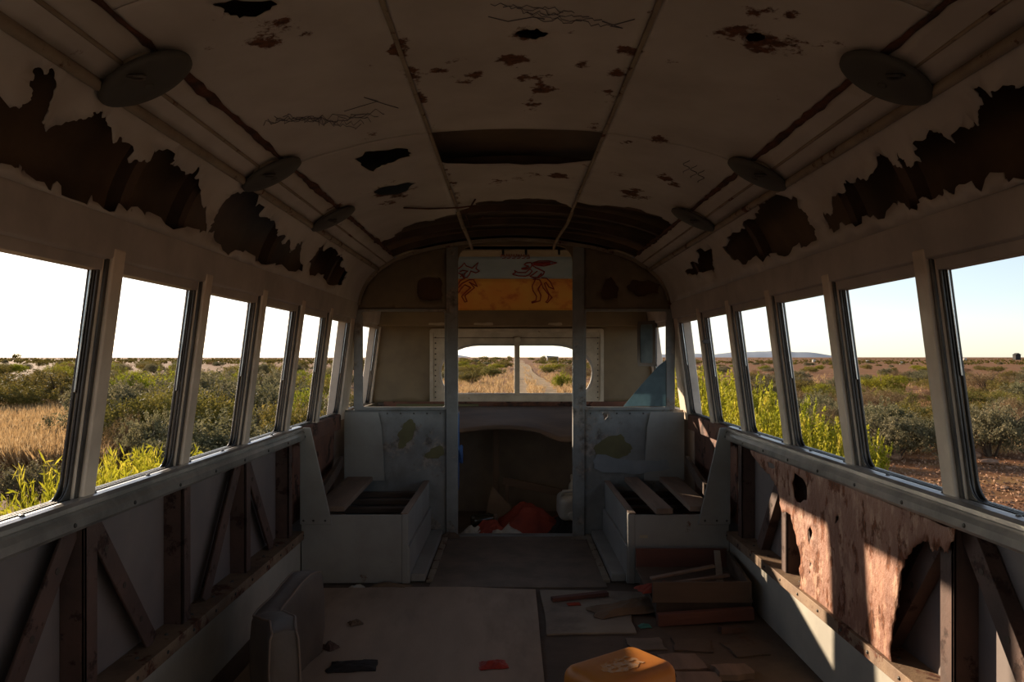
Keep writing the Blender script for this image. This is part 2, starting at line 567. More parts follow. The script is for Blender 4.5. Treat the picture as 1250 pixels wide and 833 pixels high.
for s, side in ((-1, 'left'), (1, 'right')):
    W = struct('wall_' + side, 'stripped %s wall of the bus with bare ribs below the windows' % side, (s * 1.12, 2, 0))
    # outer skin, lower band
    MB().box(s * 1.168, s * 1.176, Y_BACK, Y_FRONT, -0.45, 0.79).build('outer_skin', m_skin, W)
    # lower panel, longeron
    MB().box(s * 1.088, s * 1.096, Y_BACK, 3.86, -0.02, 0.245).build('kick_panel', m_lower, W)
    lg = [(s * 1.168, .262), (s * 1.078, .262), (s * 1.078, .228), (s * 1.070, .228), (s * 1.070, .270), (s * 1.168, .270)]
    MB().extrude_y(lg, Y_BACK, 3.86).build('longeron', m_long, W, bevel=.0015)
    b = MB()
    y = 0.9
    while y < 3.8:
        b.lathe([(.007, 0), (.006, .003), (.003, .005)], (s * 1.115, y, .27), 8)
        b.lathe([(.006, 0), (.005, .003), (.002, .004)], (s * 1.070, y + .1, .25), 8, Vector((-s, 0, 0)))
        y += .19
    b.build('bolt', m_track, W)['kind'] = 'stuff'
    # sill rail
    pr = [(1.178, .782), (1.150, .797), (1.137, .797), (1.137, .804), (1.129, .804), (1.129, .796), (1.116, .796), (1.108, .801), (1.090, .804), (1.077, .801),
          (1.069, .793), (1.068, .783), (1.075, .777), (1.069, .772), (1.062, .760), (1.062, .741), (1.068, .732), (1.085, .729), (1.178, .729)]
    MB().extrude_y([(s * x, z) for x, z in pr], Y_BACK, 3.85).build('sill_rail', m_rail, W)
    sc = MB()
    y = 0.8
    while y < 3.8:
        sc.lathe([(.007, 0), (.006, .003), (.002, .004)], (s * 1.093, y, .8035), 8)
        sc.lathe([(.006, 0), (.005, .003), (.002, .004)], (s * 1.062, y + .15, .750), 8, Vector((-s, 0, 0)))
        y += .29
    sc.build('rail_screw', m_track, W)['kind'] = 'stuff'
    # rusty sill beside the seat box, sheet and ribs behind it
    MB().extrude_y([(s * x, z) for x, z in ((1.178, .790), (1.10, .792), (1.092, .786), (1.092, .70), (1.098, .70), (1.104, .775), (1.178, .775))], 3.85, 4.80).build('rusty_sill', m_rustwall, W, bevel=.0015)
    sheet('rusty_lining', [(3.88, .30), (4.79, .30), (4.79, .76), (3.88, .76)], [jag(rrect(4.02, 4.16, .40, .62, .04, 3), .03, 2, seed=4)],
          lambda u, v, l, s=s: (s * (1.135 - l + .006 * noise.noise((u * 5, v * 5, s))), u, v), m_rustwall, W, .04, .003, curl=.02)
    bk = MB()
    pts = []
    for k in range(9):
        t = k / 8
        pts.append((s * (1.03 + .06 * t * t), 3.9 + .9 * t, .40 + .10 * math.sin(t * 1.4)))
    for a, c in zip(pts[:-1], pts[1:]):
        bk.bar(a, c, .02, .06)
    bk.build('seat_back_batten', m_wooddark, W)
    # header beam over the windows
    h = MB()
    hp = [(wx(1.395) + .004, 1.395), (wx(1.425) - .004, 1.400), (wx(1.505) - .008, 1.505), (wx(1.515) + .10, 1.520), (wx(1.40) + .10, 1.395)]
    h.extrude_y([(s * x, z) for x, z in hp], Y_BACK, Y_FRONT).build('header_beam', m_header, W, bevel=.003)
    # posts
    ys = POSTS
    for y in ys:
        p = MB()
        lean(p, s, y, y + PW, Z_SILL - .02, 1.40, .006, .045)
        po = p.build('post', m_post, W, bevel=.004)
        c = MB()
        lean(c, s, y + .018, y + PW - .016, Z_SILL - .012, 1.425, -.010, .008)
        c.build('post_cover', m_post, po, bevel=.006, seg=3)
        c = MB()
        lean(c, s, y + .004, y + .018, Z_SILL - .004, 1.398, -.001, .008)
        lean(c, s, y + PW - .016, y + PW - .002, Z_SILL - .004, 1.398, -.001, .008)
        c.build('post_flange', m_track, po, bevel=.002)
    # the pillar where the partition meets the wall, and the cab corner
    for y0, y1 in ((4.80, 5.02), (5.85, Y_FRONT)):
        p = MB()
        lean(p, s, y0, y1, Z_SILL - .05, 1.42, .0, .09)
        p.build('corner_pillar', m_post, W, bevel=.006)
    # cab side below its window
    MB().box(s * 1.06, s * 1.075, 5.02, Y_FRONT, -.10, .80).build('cab_side_panel', m_front, W)
    # windows
    for a, c in zip(ys, ys[1:]):
        side_window(s, a + PW, c, side)
    side_window(s, ys[-1] + PW, 4.80, side)
    side_window(s, 5.02, 5.85, side)
    # ribs and braces
    for yr, vee in ((0.79, 1), (1.37, 0), (1.935, 1), (2.515, 0), (3.11, 1), (3.71, 0)):
        r = MB()
        r.extrude_y([(s * 1.168, .268), (s * 1.168, .268)], yr, yr + .01) if False else None
        r.box(s * 1.104, s * 1.168, yr, yr + .012, .268, .735)
        r.box(s * 1.104, s * 1.112, yr, yr + .062, .268, .735)
        r.build('rib', m_rib, W, bevel=.002)
        if vee:
            for d in (-1, 1):
                q = MB()
                a = Vector((s * 1.128, yr + .03 + d * .035, .733))
                e = Vector((s * 1.128, yr + .03 + d * .385, .270))
                q.bar(a, e, .062, .008, up=(s, 0, 0))
                dr = (e - a).normalized()
                nn = dr.cross(Vector((s, 0, 0))).normalized() * .028
                q.bar(a + nn + Vector((s * .018, 0, 0)), e + nn + Vector((s * .018, 0, 0)), .006, .036, up=(s, 0, 0))
                br = q.build('brace', m_rib, W, bevel=.002)
                hb = MB()
                for t in (.22, .5, .78):
                    c0 = a.lerp(e, t)
                    hb.lathe([(.009, 0), (.009, .0012)], c0 - Vector((s * .0042, 0, 0)), 10, Vector((-s, 0, 0)))
                hb.build('bolt_hole', m_dark, br)
    if s == 1:
        Z9 = lambda L: [wall_px(830 + x / 2.976, 553 + y / 2.976, RUSTSHEET_X) for x, y in L]
        outline = Z9([(255, -12), (420, 46), (560, 100), (700, 158), (830, 210), (1000, 276), (975, 345), (958, 362), (945, 340), (915, 360), (905, 335), (885, 322), (858, 335), (832, 370),
                      (818, 400), (808, 450), (800, 505), (802, 560), (782, 620), (770, 700), (778, 782), (745, 760), (720, 742), (660, 690), (600, 642), (520, 572), (470, 530), (440, 505), (442, 470),
                      (438, 420), (442, 380), (428, 330), (418, 275), (408, 225), (375, 218), (362, 182), (357, 145), (340, 105), (325, 75), (296, 50)])
        outline = jag(outline, .010, 2, seed=3)
        hs = [Z9([(420, 72), (455, 95), (470, 130), (462, 172), (440, 182), (420, 160), (414, 110)]), Z9([(479, 268), (484, 290), (480, 320), (473, 335), (474, 300)]),
              Z9([(472, 398), (478, 402), (476, 412), (471, 408)]), Z9([(472, 428), (477, 432), (475, 440), (470, 436)]), Z9([(568, 232), (577, 228), (574, 250), (568, 255)]),
              Z9([(322, 32), (340, 40), (343, 55), (326, 52)])]
        hs = [jag(h_, .008, 1, seed=9) for h_ in hs]
        def rs(u, v, l):
            k = .012 * noise.noise((u * 3.2, v * 1.4, 1)) + .004 * noise.noise((u * 13, v * 5, 2))
            return (RUSTSHEET_X - l + k, u, v)
        sh = sheet('rusty_lining_panel', outline, hs, rs, m_rustsheet, W, .022, .0025, curl=.012)
        sh['label'] = 'torn sunlit panel of rusty sheet metal'

lt = tag(MB().box(1.030, 1.062, 4.150, 4.172, 1.225, 1.25).box(1.020, 1.040, 4.140, 4.150, 1.232, 1.243).build('window_latch', m_track, None, bevel=.002), 'small dark latch on the fifth right window post', 'latch')
# rear end of the bus behind the camera
R = struct('wall_rear', 'rear bulkhead of the bus', (0, Y_BACK, 0))
MB().box(-1.17, -.35, Y_BACK - .03, Y_BACK, -.06, 1.6).box(.35, 1.17, Y_BACK - .03, Y_BACK, -.06, 1.6).build('panel', m_bulk, R)
MB().prism([(-.35, -.06), (.35, -.06), (.35, .85), (-.35, .85)], 'y', Y_BACK - .03, Y_BACK).build('door_leaf', m_bulk, R)
MB().prism([(-1.17, 1.6), (1.17, 1.6), (.9, 1.85), (0, 1.98), (-.9, 1.85)], 'y', Y_BACK - .03, Y_BACK).build('upper_panel', m_bulk_up, R)

# ------------------------------------------------------------------ roof and ceiling
def spline(pts, n=10):
    pts = [np.array(p, float) for p in pts]
    out = []
    for i in range(len(pts) - 1):
        p0, p1, p2, p3 = pts[max(i - 1, 0)], pts[i], pts[i + 1], pts[min(i + 2, len(pts) - 1)]
        for k in range(n):
            t = k / n
            out.append(.5 * (2 * p1 + (p2 - p0) * t + (2 * p0 - 5 * p1 + 4 * p2 - p3) * t * t + (3 * p1 - p0 - 3 * p2 + p3) * t ** 3))
    out.append(pts[-1])
    return np.array(out)
half = [(-.998, .345), (-.980, .415), (-.935, .500), (-.870, .565), (-.815, .600), (-.76, .632), (-.65, .674), (-.5, .711), (-.29, .745), (-.15, .757), (0, .762)]
PROF = spline(half + [(-x, z) for x, z in reversed(half[:-1])])
PROF[:, 1] += CZ
dd = np.r_[0, np.cumsum(np.linalg.norm(np.diff(PROF, axis=0), axis=1))]
S_END = dd[-1]
TAN = np.gradient(PROF, axis=0)
TAN /= np.linalg.norm(TAN, axis=1)[:, None]
NOR = np.c_[TAN[:, 1], -TAN[:, 0]]          # pointing into the bus
ANG = np.arctan2(PROF[:, 1] - CZ, PROF[:, 0] - CX)
def prof(sv):
    return np.array([np.interp(sv, dd, PROF[:, 0]), np.interp(sv, dd, PROF[:, 1])]), np.array([np.interp(sv, dd, NOR[:, 0]), np.interp(sv, dd, NOR[:, 1])])
def s_of_x(x):
    return float(np.interp(x, PROF[:, 0], dd))
def ceil_px(px, py):
    """(arc length, Y) on the ceiling lining at this pixel"""
    dx, dz = (px - PX) / F, (PY - py) / F
    a = math.atan2(dz, dx)
    sv = float(np.interp(-a, -ANG, dd))
    p, _ = prof(sv)
    Y = (p[1] - CZ) / dz if abs(dz) > abs(dx) * .3 else (p[0] - CX) / dx
    return (sv, Y)
def cmap(u, v, l):
    p, n = prof(u)
    d = .005 * noise.noise((u * 4, v * 2.2, 5)) + l
    return (p[0] + n[0] * d, v, p[1] + n[1] * d)

ROOF = struct('ceiling', 'stained cream bus ceiling with torn lining', (0, 2, 1.9))
# outer roof skin
outer = spline([(-1.178, .24), (-1.150, .40), (-1.075, .55), (-.93, .665), (-.7, .745), (-.4, .80), (0, .825), (.4, .80), (.7, .745), (.93, .665), (1.075, .55), (1.150, .40), (1.178, .24)], 5)
MB().extrude_y([(x, z + CZ) for x, z in outer], Y_BACK - .05, Y_FRONT + .05, closed=False).build('roof_skin', m_cavity, ROOF, smooth=True, solid=.006)
# roof bows
for yb in [-1.5, -.93, -.36, .21, .79, 1.36, 1.93, 2.26, 3.08, 3.65, 4.05, 4.45, 4.84]:
    vs, fs = [], []
    n = len(PROF)
    mb = MB()
    step = range(0, n, 4)
    P1 = [PROF[i] - NOR[i] * .012 for i in step]
    P2 = [PROF[i] - NOR[i] * .048 for i in step]
    k = len(P1)
    for yy in (yb - .02, yb + .02):
        vs += [(p[0], yy, p[1]) for p in P1] + [(p[0], yy, p[1]) for p in P2]
    for i in range(k - 1):
        fs += [(i, i + 1, k + i + 1, k + i), (2 * k + i, 3 * k + i, 3 * k + i + 1, 2 * k + i + 1), (i, 2 * k + i, 2 * k + i + 1, i + 1), (k + i, k + i + 1, 3 * k + i + 1, 3 * k + i)]
    mb.add(vs, fs).build('roof_bow', m_bow, ROOF)

# holes and rust blotches on the lining, read off where they stand
CEIL_HOLES = [
    [(258, 4), (285, -6), (330, -4), (338, 6), (318, 16), (292, 21), (272, 15)],
    [(628, 40), (638, 35), (655, 34), (667, 38), (664, 44), (650, 49), (636, 47)],
    [(432, 193), (445, 184), (465, 181), (498, 181), (500, 188), (482, 196), (465, 199), (455, 206), (440, 200)],
    [(455, 232), (470, 225), (488, 223), (508, 222), (498, 230), (482, 236), (464, 237)],
    [(912, 42), (922, 38), (932, 42), (934, 48), (920, 48)],
]
SPOTS = [(325, 38, 42), (300, 50, 18), (345, 28, 24), (648, 42, 34), (690, 40, 16), (550, 74, 20), (536, 87, 20), (567, 98, 18), (580, 92, 14), (622, 74, 24), (642, 82, 20), (632, 93, 18), (668, 92, 12),
         (658, 100, 14), (661, 109, 20), (650, 125, 20), (712, 77, 18), (735, 71, 12), (770, 60, 20), (758, 92, 18), (748, 110, 18), (742, 134, 10), (731, 152, 16), (930, 42, 60), (960, 45, 40), (900, 36, 34), (916, 17, 16),
         (935, 12, 14), (967, 20, 18), (1022, 51, 16), (995, 46, 16), (478, 62, 10), (485, 58, 12), (492, 70, 12), (500, 92, 12), (508, 112, 12), (520, 148, 10), (475, 235, 40), (470, 245, 24), (465, 190, 20),
         (770, 235, 26), (790, 240, 18), (640, 215, 20), (680, 215, 16), (600, 222, 14), (452, 81, 14), (820, 77, 12), (835, 74, 10), (110, 60, 12), (815, 215, 14), (825, 225, 12), (760, 210, 10), (775, 172, 18), (805, 170, 18),
         (450, 165, 20), (400, 270, 22), (410, 260, 26), (420, 265, 20), (310, 50, 12), (315, 70, 10), (388, 92, 8), (248, 55, 12), (10, 90, 10), (1110, 78, 14)]
spots = [(ceil_px(x, y), r) for x, y, r in SPOTS]
def rustf(P):
    v = np.zeros(len(P))
    for (su, sy), r in spots:
        rr = r * max(sy, .8) / F
        v = np.maximum(v, .26 * np.exp(-(((P[:, 0] - su) / rr) ** 2 + ((P[:, 1] - sy) / (rr * 1.3)) ** 2)))
    for xs in (-.29, .29):
        v = np.maximum(v, .17 * np.exp(-((P[:, 0] - s_of_x(xs) + np.sign(xs) * .014) / .022) ** 2))
    return v
S_C1, S_C2 = s_of_x(-.29), s_of_x(.29)
S_L, S_R = s_of_x(-.76), s_of_x(.76)
S_BL, S_BR = s_of_x(-.87), s_of_x(.87)
far_left = [ceil_px(*p) for p in [(554, 262), (544, 264), (531, 269), (507, 272), (490, 282), (477, 291), (462, 297), (452, 296)]]
far_mid = [ceil_px(*p) for p in [(692, 254), (680, 246), (662, 243), (640, 242), (622, 243), (600, 245), (580, 248), (572, 256)]]
far_right = [ceil_px(*p) for p in [(826, 276), (812, 268), (800, 262), (783, 256), (753, 252), (709, 247)]]
panels = []
cuts = [-2.0, .25, 1.40, 2.53]
for i in range(3):
    y0, y1 = cuts[i] + .0015, cuts[i + 1] - .0015
    for a, b_ in ((S_L, S_C1), (S_C1, S_C2), (S_C2, S_R)):
        panels.append([(a + .002, y0), (b_ - .002, y0), (b_ - .002, y1), (a + .002, y1)])
g = .002
panels.append([(S_L + g, 2.532), (S_C1 - g, 2.532), (S_C1 - g, far_left[0][1])] + jag(far_left, .03, 2, False, 5)[1:-1] + [(S_L + g, far_left[-1][1])])
hatch_near = [ceil_px(*p) for p in [(536, 198), (560, 200), (600, 201), (640, 202), (680, 201), (722, 196)]]
panels.append([(S_C1 + g, hatch_near[0][1])] + jag(hatch_near, .01, 1, False, 2)[1:-1] + [(S_C2 - g, hatch_near[-1][1]), (S_C2 - g, far_mid[0][1])] + jag(far_mid, .04, 2, False, 6)[1:-1] + [(S_C1 + g, far_mid[-1][1])])
panels.append([(S_C2 + g, 2.532), (S_R - g, 2.532), (S_R - g, far_right[0][1])] + jag(far_right, .04, 2, False, 8)[1:-1] + [(S_C2 + g, far_right[-1][1])])
hole_sy = [[ceil_px(*p) for p in h] for h in CEIL_HOLES]
for pl in panels:
    A = np.array(pl)
    hs = []
    for i, h in enumerate(hole_sy):
        H = np.array(h)
        if inside(A, H).all():
            hs.append(jag(h, .012, 2, seed=i))
    sheet('ceiling_panel', pl, hs, cmap, m_ceiling, ROOF, .028, .002, rustf, curl=.012)
# strip between the seam and the bead, and the bead itself
for sgn, a, b_ in ((-1, S_BL, S_L), (1, S_R, S_BR)):
    sheet('ceiling_side_strip', [(a + g, -2.0), (b_ - g, -2.0), (b_ - g, 4.86), (a + g, 4.86)], [], cmap, m_ceiling, ROOF, .05, .002, rustf)
    xb = sgn * .872
    p, n = prof(s_of_x(xb))
    MB().tube([(p[0] + n[0] * .004, y, p[1] + n[1] * .004) for y in np.linspace(-2, 4.86, 24)], .013, 8).build('ceiling_bead', m_trim, ROOF, smooth=True)
    p, n = prof(s_of_x(sgn * .815))
    MB().tube([(p[0], y, p[1]) for y in np.linspace(-2, 4.86, 24)], .005, 6).build('pressed_rib', m_trim, ROOF, smooth=True)
    # rusted seam beside it, uneven width
    xs = s_of_x(sgn * .755)
    up, dn = [], []
    for y in np.arange(-2, 4.7, .035):
        w = .006 + .016 * max(0, noise.noise((y * 3, sgn, 0)) + .25) + rng.uniform(0, .004)
        up.append((xs + w * (.6 + rng.random() * .6), y))
        dn.append((xs - w * (.4 + rng.random() * .6), y))
    sheet('rusted_seam', up + dn[::-1], [], lambda u, v, l: cmap(u, v, .0035), m_seam, ROOF, .05, .001)
# centre seam strips
for xs in (-.29, .29):
    p, n = prof(s_of_x(xs))
    mb = MB()
    mb.box(p[0] - .006, p[0] + .006, -2.0, 3.9, p[1] - .005, p[1] + .002)
    so = mb.build('ceiling_seam_strip', m_trim, ROOF, bevel=.002)
# hanging remains of the strips over the bare bows
mb = MB()
mb.tube([(.292, 3.9, CZ + .742), (.29, 4.2, CZ + .735), (.265, 4.45, CZ + .715), (.25, 4.7, CZ + .70), (.252, 4.86, CZ + .69)], .009, 6)
mb.build('hanging_conduit', m_trim, ROOF, smooth=True)
mb = MB()
mb.tube([(-.292, 3.9, CZ + .742), (-.29, 4.2, CZ + .73), (-.272, 4.6, CZ + .70), (-.27, 4.84, CZ + .69)], .012, 6)
mb.build('hanging_conduit', m_trim, ROOF, smooth=True)
for pts in ([(-.52, 3.55, CZ + .695), (-.42, 3.7, CZ + .72), (-.28, 3.75, CZ + .735), (-.19, 3.72, CZ + .74)], [(-.19, 3.6, CZ + .745), (-.25, 3.85, CZ + .72), (-.24, 4.1, CZ + .70), (-.16, 3.9, CZ + .72)]):
    MB().tube(pts, .004, 6).build('loose_wire', m_seam, ROOF, smooth=True)

# coved lining along the sides, torn open
LH = [[(0, 125), (18, 115), (24, 95), (40, 80), (60, 80), (54, 105), (44, 130), (44, 150), (75, 145), (95, 137), (115, 127), (121, 130), (128, 150), (145, 165), (150, 195), (165, 185), (185, 180), (205, 185), (203, 196),
       (215, 201), (240, 202), (234, 215), (242, 235), (247, 262), (249, 281), (236, 279), (180, 258), (140, 247), (110, 238), (70, 226), (30, 211), (0, 199), (-60, 182), (-60, 120)],
      [(253, 285), (258, 262), (272, 245), (282, 236), (300, 233), (314, 240), (318, 254), (328, 262), (334, 272), (338, 288), (345, 296), (352, 308), (358, 305), (363, 298), (368, 303), (366, 331), (330, 320), (290, 307), (262, 296)],
      [(374, 336), (376, 318), (382, 305), (392, 297), (402, 300), (408, 310), (416, 312), (419, 325), (423, 340), (415, 347), (395, 342)]]
RH = [[(1310, 84), (1250, 104), (1230, 99), (1216, 111), (1191, 107), (1198, 131), (1199, 151), (1186, 156), (1169, 173), (1149, 161), (1134, 153), (1136, 165), (1126, 178), (1119, 201), (1112, 195), (1100, 183), (1109, 201),
       (1098, 198), (1085, 186), (1070, 188), (1073, 202), (1062, 212), (1035, 217), (1031, 235), (1023, 258), (1011, 255), (1006, 275), (1020, 284), (1050, 276), (1084, 266), (1110, 246), (1124, 260), (1131, 239), (1147, 240),
       (1168, 236), (1201, 234), (1250, 219), (1310, 200)],
      [(886, 298), (905, 282), (916, 265), (925, 250), (942, 240), (958, 236), (975, 240), (992, 255), (999, 275), (1000, 289), (975, 298), (945, 308), (930, 315), (908, 322)],
      [(868, 330), (872, 318), (880, 308), (866, 304), (856, 310), (846, 318), (838, 330), (845, 336)]]
for sgn, HS, a, b_ in ((-1, LH, 0, S_BL), (1, RH, S_BR, S_END)):
    hs = [jag([ceil_px(*p) for p in h], .030, 3, seed=20 + i) for i, h in enumerate(HS)]
    hs = [[(min(max(u, a + .004), b_ - .004), v) for u, v in h] for h in hs]
    lo = min(v for u, v in hs[0])
    # a long rip carries on past the camera
    sheet('torn_cove_lining', [(a, -2.0), (b_, -2.0), (b_, 4.86), (a, 4.86)], hs, cmap, m_ceiling, ROOF, .03, .002, rustf, curl=.03)
# scribbles on the paint
def scribble(pxs, name='scribble', r=.0011):
    pts = [cmap(*ceil_px(x, y), .003) for x, y in pxs]
    MB().tube(pts, r, 4).build(name, m_ink, ROOF)
scribble([(420, 134), (440, 128), (461, 122), (444, 117), (470, 126), (486, 131)])
def scrawl(x0, y0, x1, y1, amp, n, seed):
    R_ = random.Random(seed)
    scribble([(x0 + (x1 - x0) * k / n + R_.uniform(-1, 1) * amp * .8, y0 + (y1 - y0) * k / n + R_.uniform(-1, 1) * amp) for k in range(n + 1)], r=.0009)
for k in range(5):
    scrawl(322 + k * 6, 150 - k * 2, 470 - k * 8, 134 + k * 5, 4.5, 26, 40 + k)
for k in range(5):
    scrawl(600 + k * 14, 4 + k * 4, 690 + k * 14, 10 + k * 5, 4.0, 16, 60 + k)
scribble([(596, 20), (620, 26), (650, 20), (665, 22)])
scribble([(735, 24), (760, 33), (745, 30), (775, 22)])
for k in range(3):
    scribble([(838 + k * 9 + 4 * math.cos(t * 2), 195 + k * 6 + t * 3) for t in np.linspace(0, 5, 14)])

# round covers screwed over the side strips
DISCS = [(-1, 172, 86), (-1, 328, 206), (-1, 404, 262), (1, 1087, 85), (1, 928, 206), (1, 849, 263)]
for (sgn, px, py) in DISCS:
    sv, Y = ceil_px(px, py)
    p, n = prof(sv)
    n3 = Vector((n[0] * .85, 0, n[1] * .85 - .15)).normalized()
    squash = lambda mb, c_: [setattr(mb, 'v', [(x_, c_.y + (y_ - c_.y) * .74, z_) for x_, y_, z_ in mb.v]), mb][1]
    c = Vector((p[0], Y, p[1]))
    side = 'left' if sgn < 0 else 'right'
    order = 'nearest' if Y < 2 else ('middle' if Y < 2.9 else 'farthest')
    d = thing('ceiling_vent_cover', 'round dull grey vent cover on the %s ceiling edge, %s of its row of three' % (side, order), 'vent cover', c, 'round ceiling vent covers')
    MB().lathe([(.060, -.004), (.060, .014), (.075, .018)], c, 28, n3).build('collar', m_trim, d, smooth=False)
    squash(MB().lathe([(.101, .014), (.105, .018), (.104, .026), (.094, .031), (.05, .036), (.012, .038)], c, 36, n3), c).build('cover_disc', m_disc, d, smooth=True)
    t = n3.orthogonal().normalized()
    MB().lathe([(.010, .036), (.010, .039), (.006, .041)], c, 12, n3).build('centre_nut', m_disc, d, smooth=True)
    k = c + Vector((0, -.055, 0)) + n3 * .036
    MB().tube([k + Vector((.018 * math.cos(a), .010 * math.sin(a), 0)) - Vector((0, 0, .004 * abs(math.sin(a)))) for a in np.linspace(0, 2 * math.pi, 13)], .004, 6).build('pull_ring', m_track, d)
# ------------------------------------------------------------------ partition between the saloon and the cab
P = struct('wall_middle', 'painted steel partition with a doorway and two open window frames', (0, Y_PART, 0))
def yplane(Y):
    return lambda u, v, l: (u, Y - l, v)
arch_i = [(float(x), float(z)) for x, z in PROF]            # ceiling line
DX0, DX1 = -.362, .375
for s, side in ((-1, 'left'), (1, 'right')):
    xd = DX0 if s < 0 else DX1
    xo = xd + s * .074                   # outer edge of the door post
    xw = s * 1.088
    lo = sorted([xd, xw])
    holes = []
    if s > 0:
        holes = [jag([(.565, .795), (.60, .785), (.59, .76), (.575, .745)], .01, 1, seed=1)]
    pan = sheet('lower_panel', [(xo, 0.0), (xw, 0.0), (xw, .812), (xo, .812)] if s > 0 else [(xw, 0.0), (xo, 0.0), (xo, .812), (xw, .812)], holes,
                lambda u, v, l: (u, Y_PART - l + .006 * noise.noise((u * 5, v * 5, 8)), v), m_bulk, P, .05, .006, curl=.01)
    # doorway post, full height
    MB().box(xd, xo, Y_PART - .022, Y_PART + .022, 0, 1.86).build('door_post', m_bulk, P, bevel=.004)
    # window frame round the opening over the panel
    of = rrect(min(xo, s * 1.03), max(xo, s * 1.03), .812, 1.462, .01, 3)
    inn = rrect(min(xo + s * .012, s * .975), max(xo + s * .012, s * .975), .832, 1.445, .012, 3)
    fr = MB()
    n = len(of)
    vs = [(x, Y_PART - .016, z) for x, z in of] + [(x, Y_PART - .016, z) for x, z in inn] + [(x, Y_PART + .016, z) for x, z in of] + [(x, Y_PART + .016, z) for x, z in inn]
    fs = []
    for k in range(n):
        j = (k + 1) % n
        fs += [(k, j, n + j, n + k), (2 * n + k, 3 * n + k, 3 * n + j, 2 * n + j), (k, 2 * n + k, 2 * n + j, j), (n + k, n + j, 3 * n + j, 3 * n + k)]
    fr.add(vs, fs).build('opening_frame', m_bulk, P, bevel=.003)
    # top panel up to the arch
    top = [(x, z - .004) for x, z in arch_i if (x < xo if s < 0 else x > xo) and abs(x) < .995]
    xe = top[0][0] if s < 0 else top[-1][0]
    if s < 0:
        outl = [(xo, 1.462), (xo, prof(s_of_x(xo))[0][1] - .004)] + top[::-1] + [(-1.02, 1.50), (-1.03, 1.462)]
        holes = [jag(rrect(-.62, -.46, 1.52, 1.66, .03, 3), .008, 2, seed=2)]
    else:
        outl = [(xo, 1.462)] + [(1.03, 1.462), (1.02, 1.50)] + top[::-1] + [(xo, prof(s_of_x(xo))[0][1] - .004)]
        holes = [jag([(.56, 1.53), (.66, 1.53), (.67, 1.60), (.62, 1.67), (.585, 1.65), (.57, 1.60)], .01, 2, seed=3), jag([(.72, 1.60), (.76, 1.65), (.86, 1.65), (.94, 1.62), (.93, 1.56), (.80, 1.54)], .012, 2, seed=4)]
    sheet('upper_panel', outl, holes, lambda u, v, l: (u, Y_PART - l + .004 * noise.noise((u * 6, v * 6, 3)), v), m_bulk_up, P, .04, .006, curl=.008)
    # board showing behind the holes
    x0, x1 = (-.68, -.44) if s < 0 else (.53, .96)
    MB().box(x0, x1, Y_PART + .012, Y_PART + .018, 1.49, 1.70).build('backing_board', m_brownpatch, P)
    # rivets along the sill
    rv = MB()
    for k in range(8):
        rv.lathe([(.006, 0), (.005, .003), (.002, .005)], (xo + s * (.04 + k * .085), Y_PART - .006, .79), 8, Vector((0, -1, 0)))
    rv.build('rivet', m_track, P)['kind'] = 'stuff'
# patches where the blue paint has come off an older yellow
for X0, Z0, poly in ((0, 0, [(492, 520), (500, 512), (507, 517), (505, 530), (498, 540), (492, 548), (486, 545), (485, 532)]), (0, 0, [(518, 558), (526, 548), (540, 545), (541, 556), (528, 560)]),
                     (0, 0, [(724, 548), (738, 536), (758, 530), (764, 540), (772, 548), (766, 556), (745, 560), (730, 558)])):
    pts = [at_depth(x, y, Y_PART - .008) for x, y in poly]
    sheet('bare_paint_patch', jag(pts, .012, 2, seed=5), [], lambda u, v, l: (u, Y_PART - .0085 + .006 * noise.noise((u * 5, v * 5, 8)), v), m_yellow, P, .03, .001, smooth=False)
# arch over the doorway
head = [(DX0 - .074, 1.74), (DX0, 1.74)]
r = .10
zt = 1.868
head += [(DX0 + r - r * math.cos(a), zt - r + r * math.sin(a)) for a in np.linspace(0, math.pi / 2, 7)]
head += [(DX1 - r + r * math.sin(a), zt - r + r * math.cos(a)) for a in np.linspace(0, math.pi / 2, 7)]
head += [(DX1, 1.74), (DX1 + .074, 1.74)]
head += [(float(x), float(prof(s_of_x(x))[0][1]) - .004) for x in np.linspace(DX1 + .074, DX0 - .074, 12)]
MB().prism(head, 'y', Y_PART - .018, Y_PART + .018).build('door_arch', m_bulk_up, P)
# light bow that follows the ceiling on the saloon side
vs = MB()
for a, c in zip(PROF[:-4:4], PROF[4::4]):
    vs.bar((a[0], Y_PART - .03, a[1] - .012), (c[0], Y_PART - .03, c[1] - .012), .035, .02)
vs.build('arch_trim', m_trim, P)
MB().box(DX0 - .05, DX1 + .05, Y_PART - .03, Y_PART + .03, -.05, .012).build('door_sill', m_bulk, P, bevel=.003)

# broken glass left in the right opening
shard = tag(sheet('glass_shard', jag([(.70, .834), (.985, .834), (.985, 1.14), (.93, 1.10)], .008, 1, seed=6), [], lambda u, v, l: (u, Y_PART - .004, v), m_glassdusty, None, .05, .004, smooth=False),
            'dusty bluish triangle of broken glass in the partition opening', 'glass')

